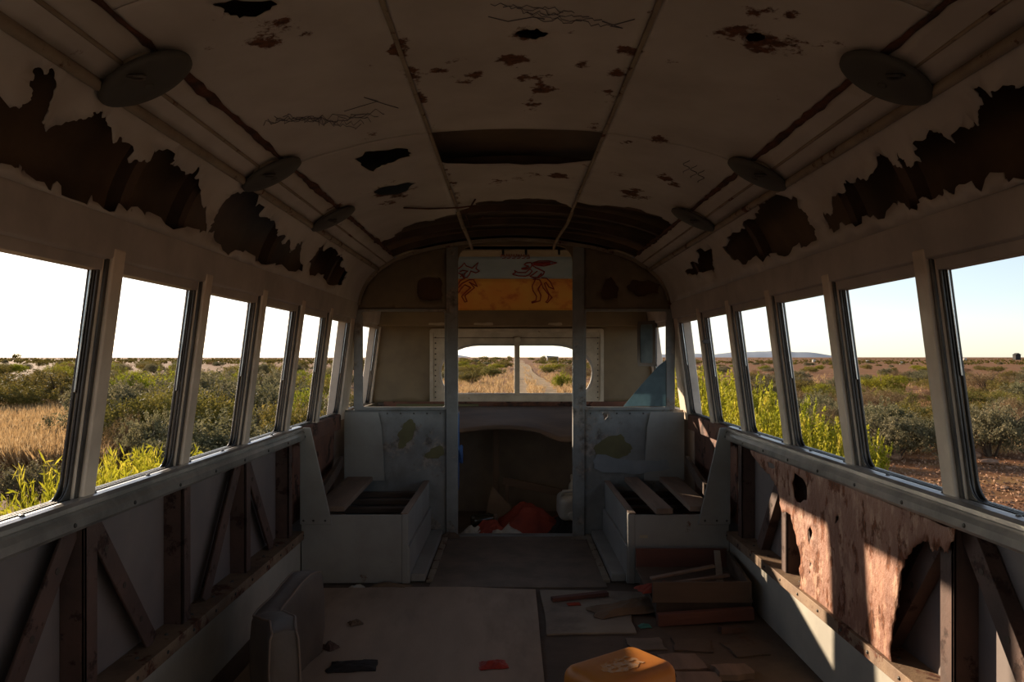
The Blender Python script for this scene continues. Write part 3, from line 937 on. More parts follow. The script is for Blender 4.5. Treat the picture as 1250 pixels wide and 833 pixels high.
# ------------------------------------------------------------------ front of the cab
FW = struct('wall_front', 'olive cab front wall with a split windscreen', (0, Y_FRONT, 0))
RW = [(.30, .20), (.30, .20), (.10, .16), (.10, .16)]
XM = .018
op = rrect(-.590 + XM, .595 + XM, .866, 1.248, RW, 8)
sheet('front_panel', [(-1.10, .80), (1.10, .80), (1.10, 1.53), (-1.10, 1.53)], [op], yplane(Y_FRONT), m_front, FW, .07, .012)
MB().box(-1.10, 1.10, Y_FRONT, Y_FRONT + .02, -.12, .80).build('lower_front_panel', m_void, FW)
MB().prism([(-1.15, 1.53)] + [(float(x), float(z) + CZ - .002) for x, z in outer if z + CZ > 1.54] + [(1.15, 1.53)], 'y', Y_FRONT, Y_FRONT + .02).build('front_cap', m_front, FW)
wf = struct('window_99', 'split windscreen frame with rounded corners and rivets', (0, Y_FRONT, .8))
wf.name = 'window_%d' % (win_no[0] + 1)
sheet('windscreen_frame', rrect(-.655 + XM, .665 + XM, .80, 1.362, .02, 4), [rrect(-.580 + XM, .585 + XM, .872, 1.242, RW, 8)], lambda u, v, l: (u, Y_FRONT - .016, v), m_alu, wf, .06, .014, smooth=False)
def ringY(mb, outer, inner, y0, y1):
    n = len(outer)
    vs = [(x, y, z) for y in (y0, y1) for poly in (outer, inner) for x, z in poly]
    fs = []
    for k in range(n):
        j = (k + 1) % n
        fs += [(k, j, n + j, n + k), (2 * n + k, 3 * n + k, 3 * n + j, 2 * n + j), (k, 2 * n + k, 2 * n + j, j), (n + k, n + j, 3 * n + j, 3 * n + k)]
    mb.add(vs, fs)
    return mb
ringY(MB(), rrect(-.665 + XM, .675 + XM, .79, 1.372, .02, 4), rrect(-.637 + XM, .647 + XM, .818, 1.344, .02, 4), Y_FRONT - .036, Y_FRONT - .020).build('frame_edge', m_alu, wf, bevel=.002)
ringY(MB(), rrect(-.593 + XM, .598 + XM, .860, 1.254, RW, 8), rrect(-.577 + XM, .582 + XM, .875, 1.239, RW, 8), Y_FRONT - .034, Y_FRONT - .018).build('window_seal', m_rail, wf)
MB().box(.004, .046, Y_FRONT - .04, Y_FRONT + .01, .86, 1.30).build('centre_bar', m_alu, wf, bevel=.004)
MB().lathe([(.028, 0), (.026, .006), (.016, .010)], (.025, Y_FRONT - .04, 1.285), 18, Vector((0, -1, 0))).build('centre_boss', m_alu, wf, smooth=True)
rv = MB()
for k in range(12):
    for x in (-.622 + XM, .63 + XM):
        rv.lathe([(.006, 0), (.004, .004)], (x, Y_FRONT - .024, .84 + k * .042), 8, Vector((0, -1, 0)))
rv.build('frame_rivet', m_track, wf)['kind'] = 'stuff'
MB().bar((-.637 + XM, Y_FRONT - .026, 1.300), (.647 + XM, Y_FRONT - .026, 1.300), .004, .004).build('frame_crease', m_seam, wf)

# painted cove between the windscreen head and the roof
MB().box(-1.06, 1.06, Y_FRONT - .16, Y_FRONT - .005, 1.385, 1.53).build('windscreen_head', m_front, FW, bevel=.01)
for x0, x1 in ((-.30, -.16), (.26, .36), (-.64, -.52)):
    sheet('bare_paint_patch', jag([at for at in ((x0, 1.395), (x1, 1.392), (x1, 1.412), (x0 + .01, 1.410))], .006, 2, seed=7), [], lambda u, v, l: (u, Y_FRONT - .162, v), m_cream, FW, .03, .001, smooth=False)
cove = [(5.73, 1.505), (5.70, 1.55), (5.64, 1.61), (5.55, 1.68), (5.46, 1.735), (5.36, 1.79), (5.25, 1.835), (5.12, 1.875)]
CV = spline(cove, 6)
cd = np.r_[0, np.cumsum(np.linalg.norm(np.diff(CV, axis=0), axis=1))]
def cove_pt(x, z, lift=0.0):
    y = float(np.interp(z, CV[:, 1], CV[:, 0]))
    return (x, y - lift * .6, z - lift * .6)
mural = tag(bpy.data.objects.new('mural_panel', None), 'curved headboard painted sky blue over orange with red outline figures', 'mural')
C.objects.link(mural)
mural.location = (0, 5.7, 1.505)
def cove_px(px, py):
    """point on the coved headboard at this pixel"""
    tz = (PY - py) / F
    d = CV[:, 1] - CZ - tz * CV[:, 0]
    k = int(np.argmax(d > 0)) if (d > 0).any() else len(d) - 1
    k = max(k, 1)
    t = d[k - 1] / (d[k - 1] - d[k]) if d[k] != d[k - 1] else 0
    y, z = CV[k - 1] + (CV[k] - CV[k - 1]) * min(max(t, 0), 1)
    return (CX + (px - PX) * y / F, float(y), float(z))
z_mid, z_top = cove_px(630, 340)[2], cove_px(630, 313)[2]
for nm, z0, z1, m in (('orange_field', 1.505, z_mid, m_orange), ('sky_field', z_mid, z_top, m_skyblue), ('cream_top_board', z_top, 1.875, m_cream)):
    zs = np.linspace(z0, z1, 8)
    mb = MB()
    vs = [cove_pt(x, z) for z in zs for x in np.linspace(-.97, .97, 9)]
    fs = [(i * 9 + k, i * 9 + k + 1, i * 9 + k + 10, i * 9 + k + 9) for i in range(7) for k in range(8)]
    mb.add(vs, fs).build(nm, m, mural, smooth=True, solid=.006)
def draw(pts, r=.0042):
    P3 = []
    for x, y in pts:
        q = cove_px(520 + x / 5.67, 280 + y / 5.67)
        P3.append((q[0], q[1] - .006, q[2] - .006))
    MB().tube(P3, r, 5).build('red_outline', m_redline, mural)
# right figure: head in profile with swept hair, arm stretched out, legs astride
draw([(600, 305), (620, 295), (610, 280), (635, 295), (690, 295), (720, 270), (735, 285), (715, 310), (690, 320), (640, 318), (600, 308)])
draw([(660, 268), (690, 262), (710, 250), (690, 245), (680, 240), (695, 228), (725, 226), (735, 240), (725, 260), (690, 272), (662, 270)])
draw([(735, 232), (780, 216), (850, 215), (905, 228), (860, 240), (815, 250), (770, 245), (740, 240)])
for k in range(4):
    draw([(745, 234 + k * 3), (800, 226 + k * 5), (860, 226 + k * 3)])
draw([(735, 245), (760, 262), (800, 280), (820, 290), (810, 310), (780, 330), (745, 330), (720, 320), (745, 305), (770, 285)])
draw([(770, 330), (800, 300), (790, 322), (815, 305)])
draw([(740, 342), (760, 338), (735, 390), (740, 420), (765, 460), (760, 490), (730, 500), (732, 507), (790, 490), (795, 455), (775, 410), (800, 370), (785, 345), (760, 340)])
draw([(790, 350), (810, 400), (850, 450), (845, 480), (828, 500), (840, 505), (872, 468), (850, 440), (830, 400), (820, 370), (830, 362), (850, 395), (885, 410), (860, 360), (835, 335), (800, 332)])
# left figure, half hidden by the post
draw([(222, 270), (250, 250), (265, 228), (280, 250), (320, 265), (362, 226), (345, 268), (370, 285), (345, 298), (310, 285), (300, 310), (285, 330), (262, 332), (245, 310), (225, 298)])
draw([(235, 290), (255, 280), (290, 285), (270, 300), (265, 330), (255, 305), (240, 325)])
draw([(225, 400), (250, 370), (300, 345), (330, 345), (356, 392), (325, 375), (300, 360), (335, 400), (300, 430), (270, 455), (285, 495), (270, 500), (247, 460), (280, 425), (310, 400), (270, 380), (245, 405), (225, 435)])
draw([(222, 380), (240, 350), (270, 335)])
# faded lettering line above
for k in range(6):
    x = 520 + k * 34
    draw([(x, 190), (x + 4, 168), (x + 14, 185), (x + 22, 170), (x + 26, 195), (x + 8, 196)], .0025)
for x in (534, 692, 920):
    q = cove_px(520 + x / 5.67, 280 + 138 / 5.67)
    MB().tube([(q[0], q[1] - .004, q[2] - .004), (q[0], q[1] - .03, q[2] - .035)], .008, 8).build('hook', m_track, mural)

# sagging shelf under the windscreen
sag = thing('dash_shelf', 'sagging weathered plywood shelf under the windscreen', 'shelf', (0, 5.5, .7))
vs, fs = [], []
nu, nv = 30, 10
for j in range(nv):
    for i in range(nu):
        u, v = i / (nu - 1), j / (nv - 1)
        x = -1.0 + 2.0 * u
        edge = .635 + .028 * math.sin(x * 5.2 + 2.0) - .05 * math.exp(-((x - .33) / .12) ** 2)
        y = 5.84 - v * .62
        z = .768 + (edge - .768) * v ** 1.3
        vs.append((x, y, z))
for j in range(nv - 1):
    for i in range(nu - 1):
        a = j * nu + i
        fs.append((a, a + 1, a + nu + 1, a + nu))
MB().add(vs, fs).build('shelf_board', m_shelf, sag, smooth=True, solid=.014)
MB().add(*[[(x, 5.86, z) for x, z in ((-1.0, .70), (1.0, .70), (1.0, .81), (-1.0, .81))], [(0, 1, 2, 3)]]).build('rust_strip', m_rustwall, sag, solid=.006)
MB().box(-.9, -.27, 5.835, 5.85, .735, .792).build('yellow_strip', m_yellow, sag, bevel=.002)
sheet('peeled_rust', jag(rrect(-.16, .32, .765, .80, .01, 3), .01, 2, seed=8), [], lambda u, v, l: (u, 5.845, v), m_seam, sag, .03, .004)
# opened quarter light on the right, folded in from the side window
q = thing('quarter_light', 'dark framed vent window hanging open beside the cab side window', 'vent window', (.93, 5.55, 1.05))
def qp(u, v):
    return (.915 + .105 * u, 5.62 - .16 * u, v)
poly_o = rrect(0, 1, 1.085, 1.415, .06, 4)
poly_i = rrect(.16, .84, 1.11, 1.39, .04, 4)
vs, fs = [], []
n = len(poly_o)
for poly in (poly_o, poly_i):
    vs += [qp(u, v) for u, v in poly]
for k in range(n):
    j = (k + 1) % n
    fs.append((k, j, n + j, n + k))
MB().add(vs, fs).build('vent_frame', m_track, q, solid=.014)
MB().add([qp(u, v) for u, v in poly_i], [tuple(range(n))]).build('vent_pane', m_glassdusty, q, solid=.003)
# ------------------------------------------------------------------ seat boxes
YB0, YB1 = 3.862, 4.885
def seat_box(s):
    side = 'left' if s < 0 else 'right'
    xa = -.545 if s < 0 else .578            # aisle face
    xw = s * 1.085
    b = thing('seat_box', 'grey steel %s' % ('seat box with open slatted top, left of the aisle' if s < 0 else 'seat box with loose planks on top, right of the aisle'), 'seat box', ((xa + xw) / 2, 4.37, 0))
    H = .352
    MB().box(xa, xw, YB0, YB0 + .012, .004, H).build('front_panel', m_box, b, bevel=.004)
    MB().box(xa, xa - s * -.014, YB0, YB1, .19, H + .004).build('aisle_panel', m_box, b, bevel=.004)
    MB().box(xa - s * .012, xa + s * .006, YB0, YB1, .004, .19).build('lower_aisle_panel', m_box, b, bevel=.003)
    MB().box(xa - s * .085, xa - s * .012, YB0 + .03, YB1, .004, .045).build('kick_ledge', m_box, b, bevel=.004)
    MB().box(xa - s * .125, xa - s * .092, YB0 + .02, YB1, .001, .016).build('floor_strip', m_trim, b, bevel=.002)
    MB().box(xa - s * .004, xa + s * .030, YB0 - .004, YB0 + .030, .004, H + .003).build('corner_angle', m_box, b, bevel=.004)
    MB().box(xa, xa + s * .034, YB0, YB1, H, H + .010).build('rim', m_wood, b, bevel=.002)
    MB().box(xa, xw, YB0 + .3, YB1, .02, .05).build('box_bottom', m_void, b)
    for k in range(4):
        y = YB0 + .16 + k * .24
        MB().box(xa + s * .014, xw, y, y + .055, H - .075, H - .045).build('slat', m_wooddark, b, bevel=.003)
    # board along the wall
    mb = MB()
    mb.bar((s * .955, YB0 + .04, H + .022), (s * .985, YB1 - .02, H + .022), .16 if s < 0 else .12, .028)
    mb.build('wall_board', m_wood, b, bevel=.003)
    if s > 0:
        mb = MB()
        mb.bar((.755, YB0 - .012, H + .020), (.745, YB1 - .02, H + .020), .085, .030)
        mb.build('loose_plank', m_wood, b, bevel=.003)
    # tapered end plate standing on the front corner by the wall
    poly = [(s * 1.088, .305), (s * .925, .305), (s * .93, .33), (s * 1.035, .795), (s * 1.088, .795)]
    e = MB().prism(poly, 'y', YB0 - .012, YB0 - .002).build('end_plate', m_box, b, bevel=.003)
    for x, z in ((1.07, .325), (.96, .325), (1.07, .77), (1.02, .325)):
        MB().lathe([(.006, 0), (.004, .003)], (s * x, YB0 - .012, z), 8, Vector((0, -1, 0))).build('plate_screw', m_track, e)
    # lining against the partition behind the seat
    MB().prism([(s * 1.088, .36), (s * .83, .36), (s * .85, .70), (s * .87, .80), (s * 1.088, .80)], 'y', YB1 - .010, YB1 - .002).build('back_lining', m_box, b, bevel=.002)
    if s > 0:
        MB().box(.63, .672, YB0 - .0015, YB0, .235, .25).build('pale_sticker', m_cream, b)
        sheet('blue_scuff', jag([(.51, .44), (.75, .40), (1.0, .44), (.97, .50), (.75, .49), (.53, .53)], .02, 2, seed=3), [], lambda u, v, l: (u, YB1 - .004 if u < .8 else YB1 - .013, v), mat('blue_scuff_paint', srgb(138, 142, 145), srgb(128, 132, 134), 8), b, .04, .001, smooth=False)
    return b
seat_box(-1)
seat_box(1)

# ------------------------------------------------------------------ sheets on the floor
def flat(name, poly, z0, z1, m, label, cat, bevel=.002):
    return tag(MB().prism(poly, 'z', z0, z1).build(name, m, None, bevel=bevel), label, cat)
flat('plywood_sheet', jag([(-1.0, .9), (.108, .9), (.105, 2.3), (.100, 3.74), (-.35, 3.78), (-.99, 3.76)], .01, 2, seed=1), .001, .013, m_ply, 'large worn plywood sheet covering the left half of the floor', 'plywood sheet')
flat('floor_board', jag([(.125, 3.14), (.50, 3.16), (.52, 3.42), (.66, 3.70), (.12, 3.74)], .01, 2, seed=2), .001, .010, m_greysheet, 'grey hardboard offcut on the floor by the broken tray', 'board')
flat('floor_mat', jag([(-.43, 3.80), (.46, 3.80), (.45, 4.86), (-.42, 4.86)], .012, 2, seed=3), .001, .007, m_mat, 'dark rubber mat in the aisle between the seat boxes', 'mat')
for i, (x, y, w, d, a, h) in enumerate(((.62, 2.86, .15, .14, 6, .010), (.64, 2.71, .15, .09, -4, .014), (.78, 2.76, .13, .09, 6, .022), (.52, 3.05, .14, .13, 3, .005), (.70, 3.04, .15, .14, -6, .006), (.90, 3.0, .14, .15, 10, .006), (.90, 3.19, .10, .04, 8, .022))):
    c, s_ = math.cos(math.radians(a)), math.sin(math.radians(a))
    poly = [(x + c * u - s_ * v, y + s_ * u + c * v) for u, v in ((-w / 2, -d / 2), (w / 2, -d / 2), (w / 2, d / 2), (-w / 2, d / 2))]
    nm = ['splintered wood square just right of the orange can', 'bare wood offcut at the bottom border right of the orange can', 'thick pale wood block between the orange can and the right wall', 'thin dark floor tile behind the orange can', 'middle of three thin dark floor tiles in front of the tray', 'thin dark floor tile against the right kick panel', 'reddish wood chip beside the broken tray'][i]
    flat('wood_offcut' if i in (0, 1, 2, 6) else 'floor_tile', jag(poly, .012, 2, seed=30 + i), .001, .001 + h, (m_wood, m_wood, m_wood, m_mat, m_floor, m_floor, m_rib)[i], nm, 'wood offcut' if i in (0, 1, 2, 6) else 'floor tile', .001)

# ------------------------------------------------------------------ orange can
m_orangecan = mat('orange_plastic', srgb(204, 128, 40), srgb(186, 110, 32), 5, 0.5, 0, 0.06, 30, dirt=srgb(156, 88, 30), transl=.10)
m_worn = mat('worn_label', srgb(196, 160, 128), srgb(206, 132, 48), 70, .7, 0, .05)
def roundbox(hx, hy, z0, z1, rad, n=5, taper=0.0):
    """closed box with rounded edges: rings of a rounded rectangle swept over quarter-circle ends"""
    rings = []
    for k in range(n + 1):
        a = math.pi / 2 * k / n
        rings.append((rad * (1 - math.sin(a)), z0 + rad * (1 - math.cos(a))))
    for k in range(n + 1):
        a = math.pi / 2 * (1 - k / n)
        rings.append((rad * (1 - math.sin(a)), z1 - rad * (1 - math.cos(a))))
    vs, fs = [], []
    m = 0
    for ins, z in rings:
        rr = max(rad * 1.3 - ins, .004)
        L = rrect(-hx + ins, hx - ins, -hy + ins, hy - ins, rr, 5)
        m = len(L)
        vs += [(x, y, z) for x, y in L]
    for i in range(len(rings) - 1):
        for k in range(m):
            fs.append((i * m + k, i * m + (k + 1) % m, (i + 1) * m + (k + 1) % m, (i + 1) * m + k))
    fs.append(tuple(reversed(range(m))))
    fs.append(tuple(range((len(rings) - 1) * m, len(rings) * m)))
    return vs, fs
def place(vs, loc, rz=0.0, rx=0.0, ry=0.0):
    M = Matrix.Translation(loc) @ Matrix.Rotation(rz, 4, 'Z') @ Matrix.Rotation(ry, 4, 'Y') @ Matrix.Rotation(rx, 4, 'X')
    return [tuple(M @ Vector(v)) for v in vs]
can = thing('jerry_can', 'orange plastic jerry can standing upturned on the floor', 'jerry can', (.29, 2.17, 0))
RZ = math.radians(36)
L0 = (.29, 2.17, .001)
v, f = roundbox(.148, .101, 0, .279, .036)
MB().add(place(v, L0, RZ), f).build('can_body', m_orangecan, can, smooth=True)
rb = MB()
for z in (.08, .13, .18):
    L = rrect(-.1495, .1495, -.1025, .1025, .045, 5)
    rb.tube([place([(x, y, z)], L0, RZ)[0] for x, y in L + L[:1]], .004, 6, cap=False)
rb.build('moulded_rib', m_orangecan, can, smooth=True)
hd = MB()
hd.tube([place([p], L0, RZ)[0] for p in ((-.02, -.097, .07), (-.02, -.137, .09), (-.02, -.137, .19), (-.02, -.097, .21))], .012, 10)
hd.build('handle', m_orangecan, can, smooth=True)
cp = MB().lathe([(.024, 0), (.026, .004), (.026, .022), (.02, .026)], place([(.07, -.099, .06)], L0, RZ)[0], 18, Matrix.Rotation(RZ, 3, 'Z') @ Vector((0, -1, 0)))
cp.build('cap', m_dark, can, smooth=False)
wl = jag([(-.065, -.03), (-.02, -.05), (.03, -.04), (.06, -.035), (.055, .02), (.01, .03), (-.05, .025)], .03, 3, seed=11)
flecks = [jag(rrect(x_ - .012, x_ + .012, y_ - .005, y_ + .005, .004, 2), .006, 2, seed=int(x_ * 1e4)) for x_, y_ in ((-.035, .0), (-.005, -.022), (.012, .008), (.036, -.012), (-.02, .016), (.04, .012), (-.04, -.022))]
sheet('worn_label', wl, flecks, lambda u, v_, l: place([(u * 1.05, v_ * 1.05, .2797)], L0, RZ)[0], m_worn, can, .03, .0006, smooth=False)

# ------------------------------------------------------------------ seat cushion
m_vinyl = mat('grey_vinyl', srgb(104, 92, 82), srgb(86, 77, 70), 6, .55, 0, .25, 14)
m_pipe = mat('piping', srgb(124, 106, 92), rough=.6, bump=0)
cu = thing('seat_cushion', 'folded grey vinyl seat cushion with pale piping by the left wall', 'seat cushion', (-.8, 2.6, 0))
path = spline([(-.688, 2.26), (-.735, 2.38), (-.80, 2.48), (-.838, 2.56), (-.825, 2.70), (-.803, 2.84), (-.798, 2.94)], 5)
vs, fs = [], []
tl, tr_, fl_, fr_ = [], [], [], []
nz = 8
for i, p in enumerate(path):
    d = path[min(i + 1, len(path) - 1)] - path[max(i - 1, 0)]
    d /= np.linalg.norm(d)
    nn = np.array([-d[1], d[0]])
    t = i / (len(path) - 1)
    ht = .335 - .045 * math.exp(-((t - .48) / .13) ** 2) + .008 * math.sin(t * 17)
    th = .046 - .006 * math.cos(t * 9)
    prof_r = [(-th * .9, .014), (-th * 1.12, ht * .35), (-th * 1.1, ht * .7), (-th, ht - .02), (-th * .86, ht - .003), (0, ht + .004), (th * .86, ht - .003), (th, ht - .02), (th * 1.1, ht * .7), (th * 1.12, ht * .35), (th * .9, .014)]
    k0 = len(prof_r)
    for u, z in prof_r:
        w = .008 * noise.noise((p[0] * 9, p[1] * 9, z * 9))
        vs.append((p[0] + nn[0] * (u + w), p[1] + nn[1] * (u + w), z + w * .6 if z > .05 else z))
    tl.append(vs[-k0 + 4]); tr_.append(vs[-k0 + 6])
for i in range(len(path) - 1):
    for k in range(k0):
        fs.append((i * k0 + k, i * k0 + (k + 1) % k0, (i + 1) * k0 + (k + 1) % k0, (i + 1) * k0 + k))
fs.append(tuple(range(k0)))
fs.append(tuple(reversed(range((len(path) - 1) * k0, len(path) * k0))))
MB().add(vs, fs).build('cushion_pad', m_vinyl, cu, smooth=True, bevel=.004)
for L in (tl, tr_):
    MB().tube(L, .004, 6).build('piping', m_pipe, cu, smooth=True)
for side_k in (range(0, 5), range(k0 - 1, 5, -1)):
    MB().tube([Vector(vs[k]) + Vector((0, -.003, 0)) for k in side_k], .004, 6).build('piping', m_pipe, cu, smooth=True)

# ------------------------------------------------------------------ broken tray and boards on the right
m_redwood = mat('red_stained_wood', srgb(106, 66, 54), srgb(86, 55, 46), 9, .75, 0, .2, 50, stretch=(.2, 1, 1))
m_brownwood = mat('brown_board', srgb(102, 82, 66), srgb(84, 68, 55), 9, .8, 0, .2, 50, stretch=(.2, 1, 1))
dr = thing('scrap_tray', 'broken shallow wooden tray full of scraps against the right seat box', 'tray', (.80, 3.5, 0))
MB().box(.60, 1.05, 3.78, 3.80, .10, .20).build('back_board', m_redwood, dr, bevel=.002)
MB().box(.60, 1.02, 3.34, 3.358, .085, .165).build('front_board', m_brownwood, dr, bevel=.002)
MB().hexa([(.60, 3.34, .075), (1.04, 3.34, .075), (1.06, 3.79, .10), (.60, 3.79, .10), (.60, 3.34, .087), (1.04, 3.34, .087), (1.06, 3.79, .112), (.60, 3.79, .112)]).build('drawer_bottom', m_brownwood, dr)
MB().hexa([(1.02, 3.34, .08), (1.035, 3.34, .08), (1.065, 3.79, .10), (1.05, 3.79, .10), (1.02, 3.34, .165), (1.035, 3.34, .165), (1.065, 3.79, .19), (1.05, 3.79, .19)]).build('side_board', m_brownwood, dr, bevel=.002)
MB().box(.62, 1.04, 3.36, 3.78, .001, .075).build('base_frame', m_dark, dr)
def plank(name, p, q, w, h, m, label, cat='plank'):
    return tag(MB().bar(p, q, w, h).build(name, m, None, bevel=.002), label, cat)
plank('red_plank', (.605, 3.26, .028), (1.03, 3.31, .040), .03, .052, m_redwood, 'reddish plank on edge in front of the broken tray')
plank('broken_stick', (.17, 3.56, .020), (.44, 3.64, .024), .035, .018, m_redwood, 'dark reddish stick on the grey hardboard offcut', 'stick')
plank('pale_lath', (.62, 3.44, .118), (.98, 3.50, .15), .022, .012, m_wood, 'thin pale lath lying across the broken tray', 'lath')
plank('bent_lath', (.63, 3.55, .12), (.94, 3.60, .165), .03, .010, m_wood, 'wider pale lath behind another across the broken tray', 'lath')
plank('leaning_lath', (.93, 3.46, .12), (.99, 3.74, .20), .03, .010, m_greysheet, 'grey lath leaning along the side of the broken tray', 'lath')
def crumple(name, cx, cy, z0, w, d, h, m, label, cat, seed, fold=5.0, rz=0, n=18, edge=.25, parent=None):
    vs, fs = [], []
    R_ = random.Random(seed)
    for j in range(n):
        for i in range(n):
            u, v = i / (n - 1) * 2 - 1, j / (n - 1) * 2 - 1
            k = 1 + edge * noise.noise((math.atan2(v, u) * 1.3, seed, 0))
            x, y = u * w / 2 * k, v * d / 2 * k
            r_ = max(abs(u), abs(v))
            dome = max(0, 1 - r_ ** 2.2)
            z = h * dome * (.62 + .6 * noise.noise((u * fold * .4 + seed, v * fold * .4, 1))) + h * .30 * abs(noise.noise((u * fold, v * fold, seed))) * (1 - r_ * .6)
            vs.append((x, y, max(z, 0) + .001))
    for j in range(n - 1):
        for i in range(n - 1):
            a = j * n + i
            fs.append((a, a + 1, a + n + 1, a + n))
    o = MB().add(place(vs, (cx, cy, z0), rz), fs).build(name, m, parent, smooth=False, solid=.003)
    return tag(o, label, cat) if parent is None else o
m_card = mat('old_cardboard', srgb(122, 100, 78), srgb(100, 82, 64), 7, .85, 0, .1, 40)
m_redcloth = mat('red_orange_cloth', srgb(146, 58, 38), srgb(120, 46, 32), 7, .8, 0, .15, 60)
m_white = mat('dirty_white_plastic', srgb(186, 180, 168), srgb(164, 156, 142), 7, .5, 0, .05, 40)
m_darkrag = mat('dark_rag', srgb(46, 42, 40), srgb(36, 33, 32), 9, .9)
m_blue = mat('blue_rag', srgb(52, 92, 150), srgb(40, 72, 124), 9, .8)
crumple('cardboard_scrap', .52, 3.45, .011, .36, .16, .05, m_card, 'torn brown cardboard flap lying in front of the seat box', 'cardboard', 3, 2.5, .35)
crumple('red_rag', .64, 3.42, .11, .20, .09, .035, m_redcloth, 'faded red rag hanging over the broken tray corner', 'rag', 5, 4, .3)
crumple('red_scrap', -.085, 2.81, .014, .10, .07, .02, mat('bright_red_plastic', srgb(172, 52, 34), srgb(150, 44, 28), 8, .5), 'bright red plastic scrap on the plywood sheet', 'scrap', 6, 4, .2)
crumple('dark_rag', -.60, 2.80, .014, .17, .10, .018, m_darkrag, 'crumpled black rag on the plywood sheet', 'rag', 7, 6, .1)
crumple('paper_scrap', -.685, 3.25, .014, .055, .05, .02, m_card, 'small pale crumpled paper on the plywood sheet', 'paper', 8, 4, .5)
crumple('cardboard_piece', -.62, 3.80, .001, .20, .08, .03, m_card, 'brown cardboard piece at the foot of the left seat box', 'cardboard', 9, 3, -.1)
crumple('white_scrap', -.79, 3.80, .001, .07, .04, .02, m_white, 'small white scrap at the foot of the left seat box', 'scrap', 10, 4, .6)
crumple('brown_leaf_scrap', -.73, 2.98, .014, .05, .06, .03, m_rib, 'small brown curl beside the seat cushion', 'scrap', 12, 4, .9)
crumple('teal_scrap', .55, 3.25, .001, .05, .035, .015, mat('teal_plastic', srgb(60, 130, 120), srgb(40, 100, 96), 9, .5), 'tiny teal plastic scrap left of the red plank', 'scrap', 13, 4, .2)
crumple('red_tag', .27, 3.51, .011, .06, .03, .012, m_redcloth, 'small red scrap beside the dark reddish stick', 'scrap', 14, 4, .1)
crumple('rubble_scrap', .42, 4.80, .008, .12, .05, .015, m_greysheet, 'grey scrap at the foot of the right door post', 'scrap', 15, 4, .1)
crumple('rubble_heap', -.41, 4.83, .008, .12, .06, .04, m_brownwood, 'brown rubble at the foot of the left door post', 'rubble', 16, 6, .1)

# ------------------------------------------------------------------ rubbish in the cab
crumple('red_blanket', .17, 5.32, -.04, .66, .46, .19, m_redcloth, 'crumpled red orange blanket on the cab floor', 'blanket', 21, 3.4, .15, 24)
crumple('white_rag', -.05, 5.10, -.04, .24, .14, .085, m_white, 'dirty white rag in front of the red blanket', 'rag', 22, 3.5, .1)
crumple('orange_wrapper', -.16, 5.14, -.04, .24, .14, .09, m_redcloth, 'small red orange cloth left of the white rag', 'rag', 23, 3.5, .4)
crumple('paper_heap', -.27, 5.10, -.04, .16, .12, .06, m_white, 'low heap of torn paper just inside the cab doorway', 'paper', 24, 5, .1)
cb = MB().prism([(-.22, -.04), (.10, -.04), (.10, .12), (-.02, .09), (-.155, .235)], 'y', 5.40, 5.406)
cbo = tag(cb.build('cardboard_sheet', m_card, None), 'pointed sheet of cardboard standing behind the red blanket', 'cardboard')
jug = thing('white_jug', 'white plastic jug lying at the right side of the cab doorway', 'jug', (.36, 5.12, -.04))
v, f = roundbox(.075, .10, 0, .16, .04)
LJ = (.365, 5.13, .075)
MB().add(place(v, LJ, .1, .15, 0), f).build('jug_body', m_white, jug, smooth=True)
MB().tube([place([p], LJ, .1, .15, 0)[0] for p in ((-.05, -.02, .15), (-.045, -.02, .185), (.03, -.02, .19), (.055, -.02, .15))], .012, 10).build('handle', m_white, jug, smooth=True)
MB().lathe([(.022, 0), (.024, .006), (.024, .03), (.02, .034)], place([(.0, -.10, .05)], LJ, .1, .15, 0)[0], 16, Vector((0, -1, 0))).build('neck', m_white, jug)
crumple('dark_bag', .37, 5.20, -.04, .30, .30, .12, m_darkrag, 'dark bag under the white jug in the cab', 'bag', 26, 4, 0)
bot = thing('white_bottle', 'slim white bottle standing behind the white jug', 'bottle', (.42, 5.46, -.04))
MB().lathe([(.03, 0), (.033, .01), (.033, .24), (.026, .28), (.014, .30), (.014, .32)], (.42, 5.46, -.04), 18).build('bottle_body', m_white, bot, smooth=True)
MB().lathe([(.017, .318), (.017, .345), (.013, .35)], (.42, 5.46, -.04), 14).build('bottle_cap', m_white, bot)
jar = thing('glass_jar', 'dark glass jar lying on its side in the cab', 'jar', (-.24, 5.28, 0))
m_jar = mat('dark_glass', srgb(60, 56, 44), srgb(48, 46, 38), 5, .15, 0, 0)
MB().lathe([(.03, 0), (.042, .006), (.044, .03), (.044, .13), (.034, .15), (.032, .165)], (-.30, 5.26, .02), 20, Vector((1, .1, .08))).build('jar_body', m_jar, jar, smooth=True)
MB().lathe([(.036, .163), (.036, .182), (.03, .186)], (-.30, 5.26, .02), 20, Vector((1, .1, .08))).build('jar_lid', m_brownwood, jar)
# broken chair back lying in the cab, post and dark lower lining
ch = thing('chair_remains', 'broken dark wooden frame leaning behind the red blanket', 'wooden frame', (.1, 5.6, -.04))
MB().bar((-.08, 5.62, .24), (.42, 5.55, .15), .03, .055).build('top_rail', m_brownwood, ch, bevel=.003)
MB().bar((-.06, 5.62, -.04), (-.05, 5.62, .22), .03, .04, up=(0, 1, 0)).build('upright', m_brownwood, ch, bevel=.003)
MB().bar((.38, 5.56, -.04), (.38, 5.56, .15), .03, .04, up=(0, 1, 0)).build('upright', m_brownwood, ch, bevel=.003)
po = tag(MB().box(-.155, -.11, 5.66, 5.70, -.04, .71).build('shelf_prop', m_brownwood, None, bevel=.003), 'dark wooden prop standing under the sagging shelf', 'post')
bl = crumple('blue_rag', 0, 0, 0, .06, .20, .03, m_blue, 'torn blue rag hanging inside the left door post', 'rag', 31, 5, 0)
me = bl.data
